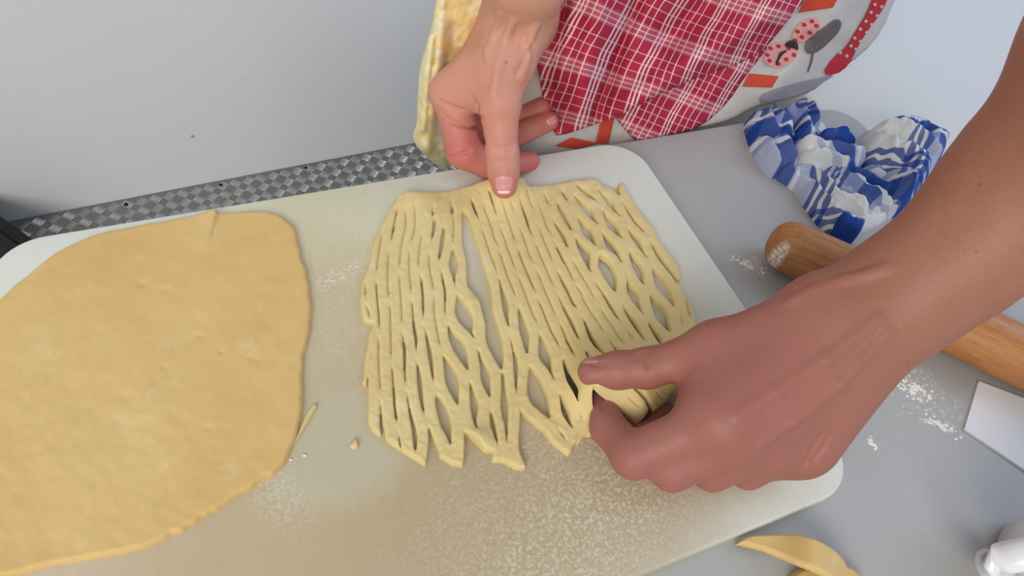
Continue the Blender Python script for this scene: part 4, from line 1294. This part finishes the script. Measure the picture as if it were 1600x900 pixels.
print_patch('orange_band', az([(915, 385), (945, 328), (1075, 342), (1045, 390)]), M['orange'], sm=0)
print_patch('orange_band', az([(1165, 55), (1210, -30), (1350, -30), (1318, 32)]), M['orange'], sm=0)
print_patch('orange_band', az([(260, 640), (285, 530), (345, 510), (315, 640)]), M['orange'], .006, [], sm=0)
print_patch('orange_band', az([(80, 650), (150, 615), (270, 640), (180, 665)]), M['orange'], .006, [], sm=0)
print_patch('apple_print', az([(1010, 245), (1050, 190), (1110, 185), (1165, 210), (1150, 265), (1100, 300), (1040, 300), (1008, 275)]), M['print_pink'], sm=2)
print_patch('apple_print', az([(1130, 160), (1170, 100), (1230, 78), (1268, 95), (1250, 140), (1200, 185), (1150, 195)]), M['print_pink'], sm=2)
for (x, y) in ((1040, 215), (1075, 205), (1120, 215), (1145, 245), (1110, 265), (1075, 285), (1035, 270), (1025, 245), (1085, 240), (1160, 140), (1190, 110), (1225, 95), (1245, 115), (1215, 145), (1180, 165), (1150, 180)):
    print_patch('print_dot', az(ell(x, y, 11, 8, .5, 8)), M['print_red'], .0106, sm=1, res=.9)
print_patch('leaf_print', az([(1095, 205), (1125, 178), (1160, 188), (1165, 228), (1145, 215)]), M['print_dark'], .0110, sm=2)
print_patch('stem_print', az([(1062, 290), (1066, 270), (1085, 232), (1108, 224), (1112, 231), (1092, 240), (1074, 275), (1070, 292)]), M['print_dark'], .0110, sm=1, res=.8)
print_patch('pear_print', az([(1188, 220), (1200, 180), (1235, 150), (1290, 115), (1330, 82), (1358, 95), (1350, 135), (1310, 180), (1260, 225), (1215, 245)]), M['print_grey'], sm=2)
print_patch('stem_print', az([(1226, 235), (1233, 235), (1226, 275), (1208, 325), (1204, 322), (1220, 272)]), M['print_grey'], sm=1, res=.8)
print_patch('dotted_band', az([(1270, 330), (1320, 255), (1375, 215), (1420, 140), (1470, 60), (1500, -20), (1570, -20), (1530, 60), (1470, 140), (1425, 215), (1390, 290), (1330, 335)]), M['print_red'], sm=1)
for (x, y) in ((1350, 235), (1380, 250), (1398, 205), (1420, 220), (1415, 170), (1440, 185), (1440, 130), (1468, 145), (1465, 95), (1490, 110), (1488, 55), (1515, 70), (1505, 20), (1535, 30)):
    print_patch('print_dot', az(ell(x, y, 7, 7, 0, 8)), M['linen'], .0106, sm=1, res=.9)
print_patch('striped_hem', az([(985, 440), (1020, 410), (1150, 370), (1290, 342), (1330, 338), (1300, 348), (1220, 408), (1100, 442), (1000, 465)]), M['stripe_grey'], sm=1)

yp = [(690, -60), (683, 0), (676, 40), (664, 80), (656, 112), (655, 128), (652, 170), (652, 195), (646, 210), (648, 222), (660, 238), (676, 252), (690, 262), (702, 264), (706, 240), (700, 215), (705, 150), (770, 20), (775, -60)]
yo = np.array([0, ty1 + .055, 0])
yn = np.array([0, 1.0, 0.1]); yn /= np.linalg.norm(yn)


def y3d(px, py, d):
    disp = .010 * rounded(d, 14) + .006 * np.exp(-(seg_dist(px, py, (672, 60), (660, 200)) / 6) ** 2) + .008 * np.exp(-(seg_dist(px, py, (690, 40), (668, 230)) / 12) ** 2)
    disp = disp - .004 * np.exp(-(seg_dist(px, py, (680, 60), (678, 100)) / 3) ** 2) + .0015 * lump(px, py, 4, .06)
    return Pp(px, py, yo, yn, disp)


yc = solid(sheet('tunic_tail', yp, 1.8, y3d, M['yellow'], person_a))
yc['label'] = 'yellow and white floral cloth'

T = SDF()
T.add([((bcx - .065, ty1 + .24, -.10), (bcx - .07, ty1 + .24, -.42), .085, .07), ((bcx - .07, ty1 + .24, -.42), (bcx - .07, ty1 + .25, FLOOR_Z + .07), .075, .055),
       ((bcx + .065, ty1 + .24, -.10), (bcx + .07, ty1 + .24, -.42), .085, .07), ((bcx + .07, ty1 + .24, -.42), (bcx + .07, ty1 + .25, FLOOR_Z + .07), .075, .055),
       ((bcx - .04, ty1 + .25, -.02), (bcx + .04, ty1 + .25, -.02), .10, .10)], .03)
T.mesh('trousers', M['jeans'], .010, person_a)
B_ = SDF()
B_.add([((bcx, ty1 + .24, .02), (bcx, ty1 + .27, .36), .135, .14), ((bcx, ty1 + .27, .36), (bcx, ty1 + .27, .60), .152, .13)], .05)
B_.mesh('tunic', M['yellow'], .010, person_a)
for s in (-1, 1):
    S_ = SDF()
    S_.add([((bcx + s * .09, ty1 + .27, FLOOR_Z + .05), (bcx + s * .10, ty1 + .14, FLOOR_Z + .035), .045, .034)], .01)
    S_.mesh('shoe', M['shoe'], .006, person_a)

# ==================================================================== ARM REACHING IN FROM THE TABLE'S END
Bh = SDF()
w = V(1392, 472, .098)
tC, tM, tI, tT = V(1290, 492, .090), V(1118, 548, .066), V(1012, 575, .048), V(926, 581, .040)
J = dict(
    i=(V(1122, 655, .062), V(990, 712, .036), V(950, 668, .024), V(942, 626, .021)),
    m=(V(1160, 684, .056), V(1050, 732, .034), V(1010, 690, .021), V(1040, 650, .021)),
    r=(V(1200, 700, .046), V(1112, 735, .026), V(1066, 700, .020), V(1085, 662, .021)),
    p=(V(1240, 704, .038), V(1168, 736, .022), V(1125, 706, .019), V(1130, 672, .021)))
Bh.add([(w, J['i'][0], .023, .0140), (w, J['m'][0], .024, .0140), (w, J['r'][0], .023, .0135), (w, J['p'][0], .021, .0130),
        (w, tC, .024, .020), (tC, tM, .020, .0140), (tC, J['i'][0], .017, .013), (tM, J['i'][0], .013, .0125), (V(1110, 575, .058), V(1098, 640, .054), .012, .012),
        (V(1330, 560, .075), V(1262, 692, .042), .022, .0165)], .014, .005)
Bh.chain([c4(tM, .0135), c4((tM + tI) / 2, .0112), c4(tI, .0112), c4(tI * .45 + tT * .55, .0104), c4(tT, .0085)], .004, .007)
for kf, r in (('i', (.0130, .0118, .0098, .0080)), ('m', (.0130, .0116, .0098, .0082)), ('r', (.0125, .0108, .0092, .0078)), ('p', (.0115, .0096, .0082, .0070))):
    Bh.chain([c4(p, q) for p, q in zip(J[kf], r)], .004, .0065)
f1, f2, f3 = V(1492, 402, .128), V(1616, 284, .168), V(1810, 90, .24)
el = f3 + (f3 - f2) * .35
up = el + np.array([.20, -.02, .16])
Bh.chain([c4(w, .029), c4(f1, .0275), c4(f2, .0345), c4(f3, .044), c4(el, .046), c4(up, .052)], .03, .016)
Bh.ridge([(1370, 500), (1290, 560), (1210, 612), (1150, 650)], .0024, .0016)
Bh.ridge([(1385, 520), (1310, 600), (1240, 655), (1190, 690)], .0022, .0016)
Bh.ridge([(1240, 470), (1320, 440), (1385, 420)], .0024, .0016)
for g in ([(1012, 548), (1010, 560), (1012, 574)], [(1000, 551), (997, 562)], [(916, 566), (930, 569), (946, 569)],
          [(1256, 728), (1268, 706), (1284, 680)], [(1270, 722), (1286, 700), (1298, 678)]):
    Bh.groove(g, .0012)


def tint_b(v):
    t = .6 * np.exp(-(np.linalg.norm(v - V(1130, 640, .05), axis=1) / .085) ** 2)
    for p, r, a in ((J['i'][1], .03, .7), (J['i'][2], .02, .8), (J['i'][3], .02, .8), (tT, .018, .75), (tI, .015, .3), (J['m'][1], .025, .7), (J['p'][0], .03, .45), (J['r'][0], .02, .4), (J['i'][0], .014, .4)):
        t = np.maximum(t, a * np.exp(-(np.linalg.norm(v - p, axis=1) / r) ** 2))
    return t


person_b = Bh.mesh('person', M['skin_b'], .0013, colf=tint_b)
tag(person_b, 'bare forearm and hand pulling the loose corner of the lattice dough', 'person')
nail(Bh, [(904, 561), (932, 556), (936, 567), (908, 569)], M['nail_b'], person_b, up=.0003)
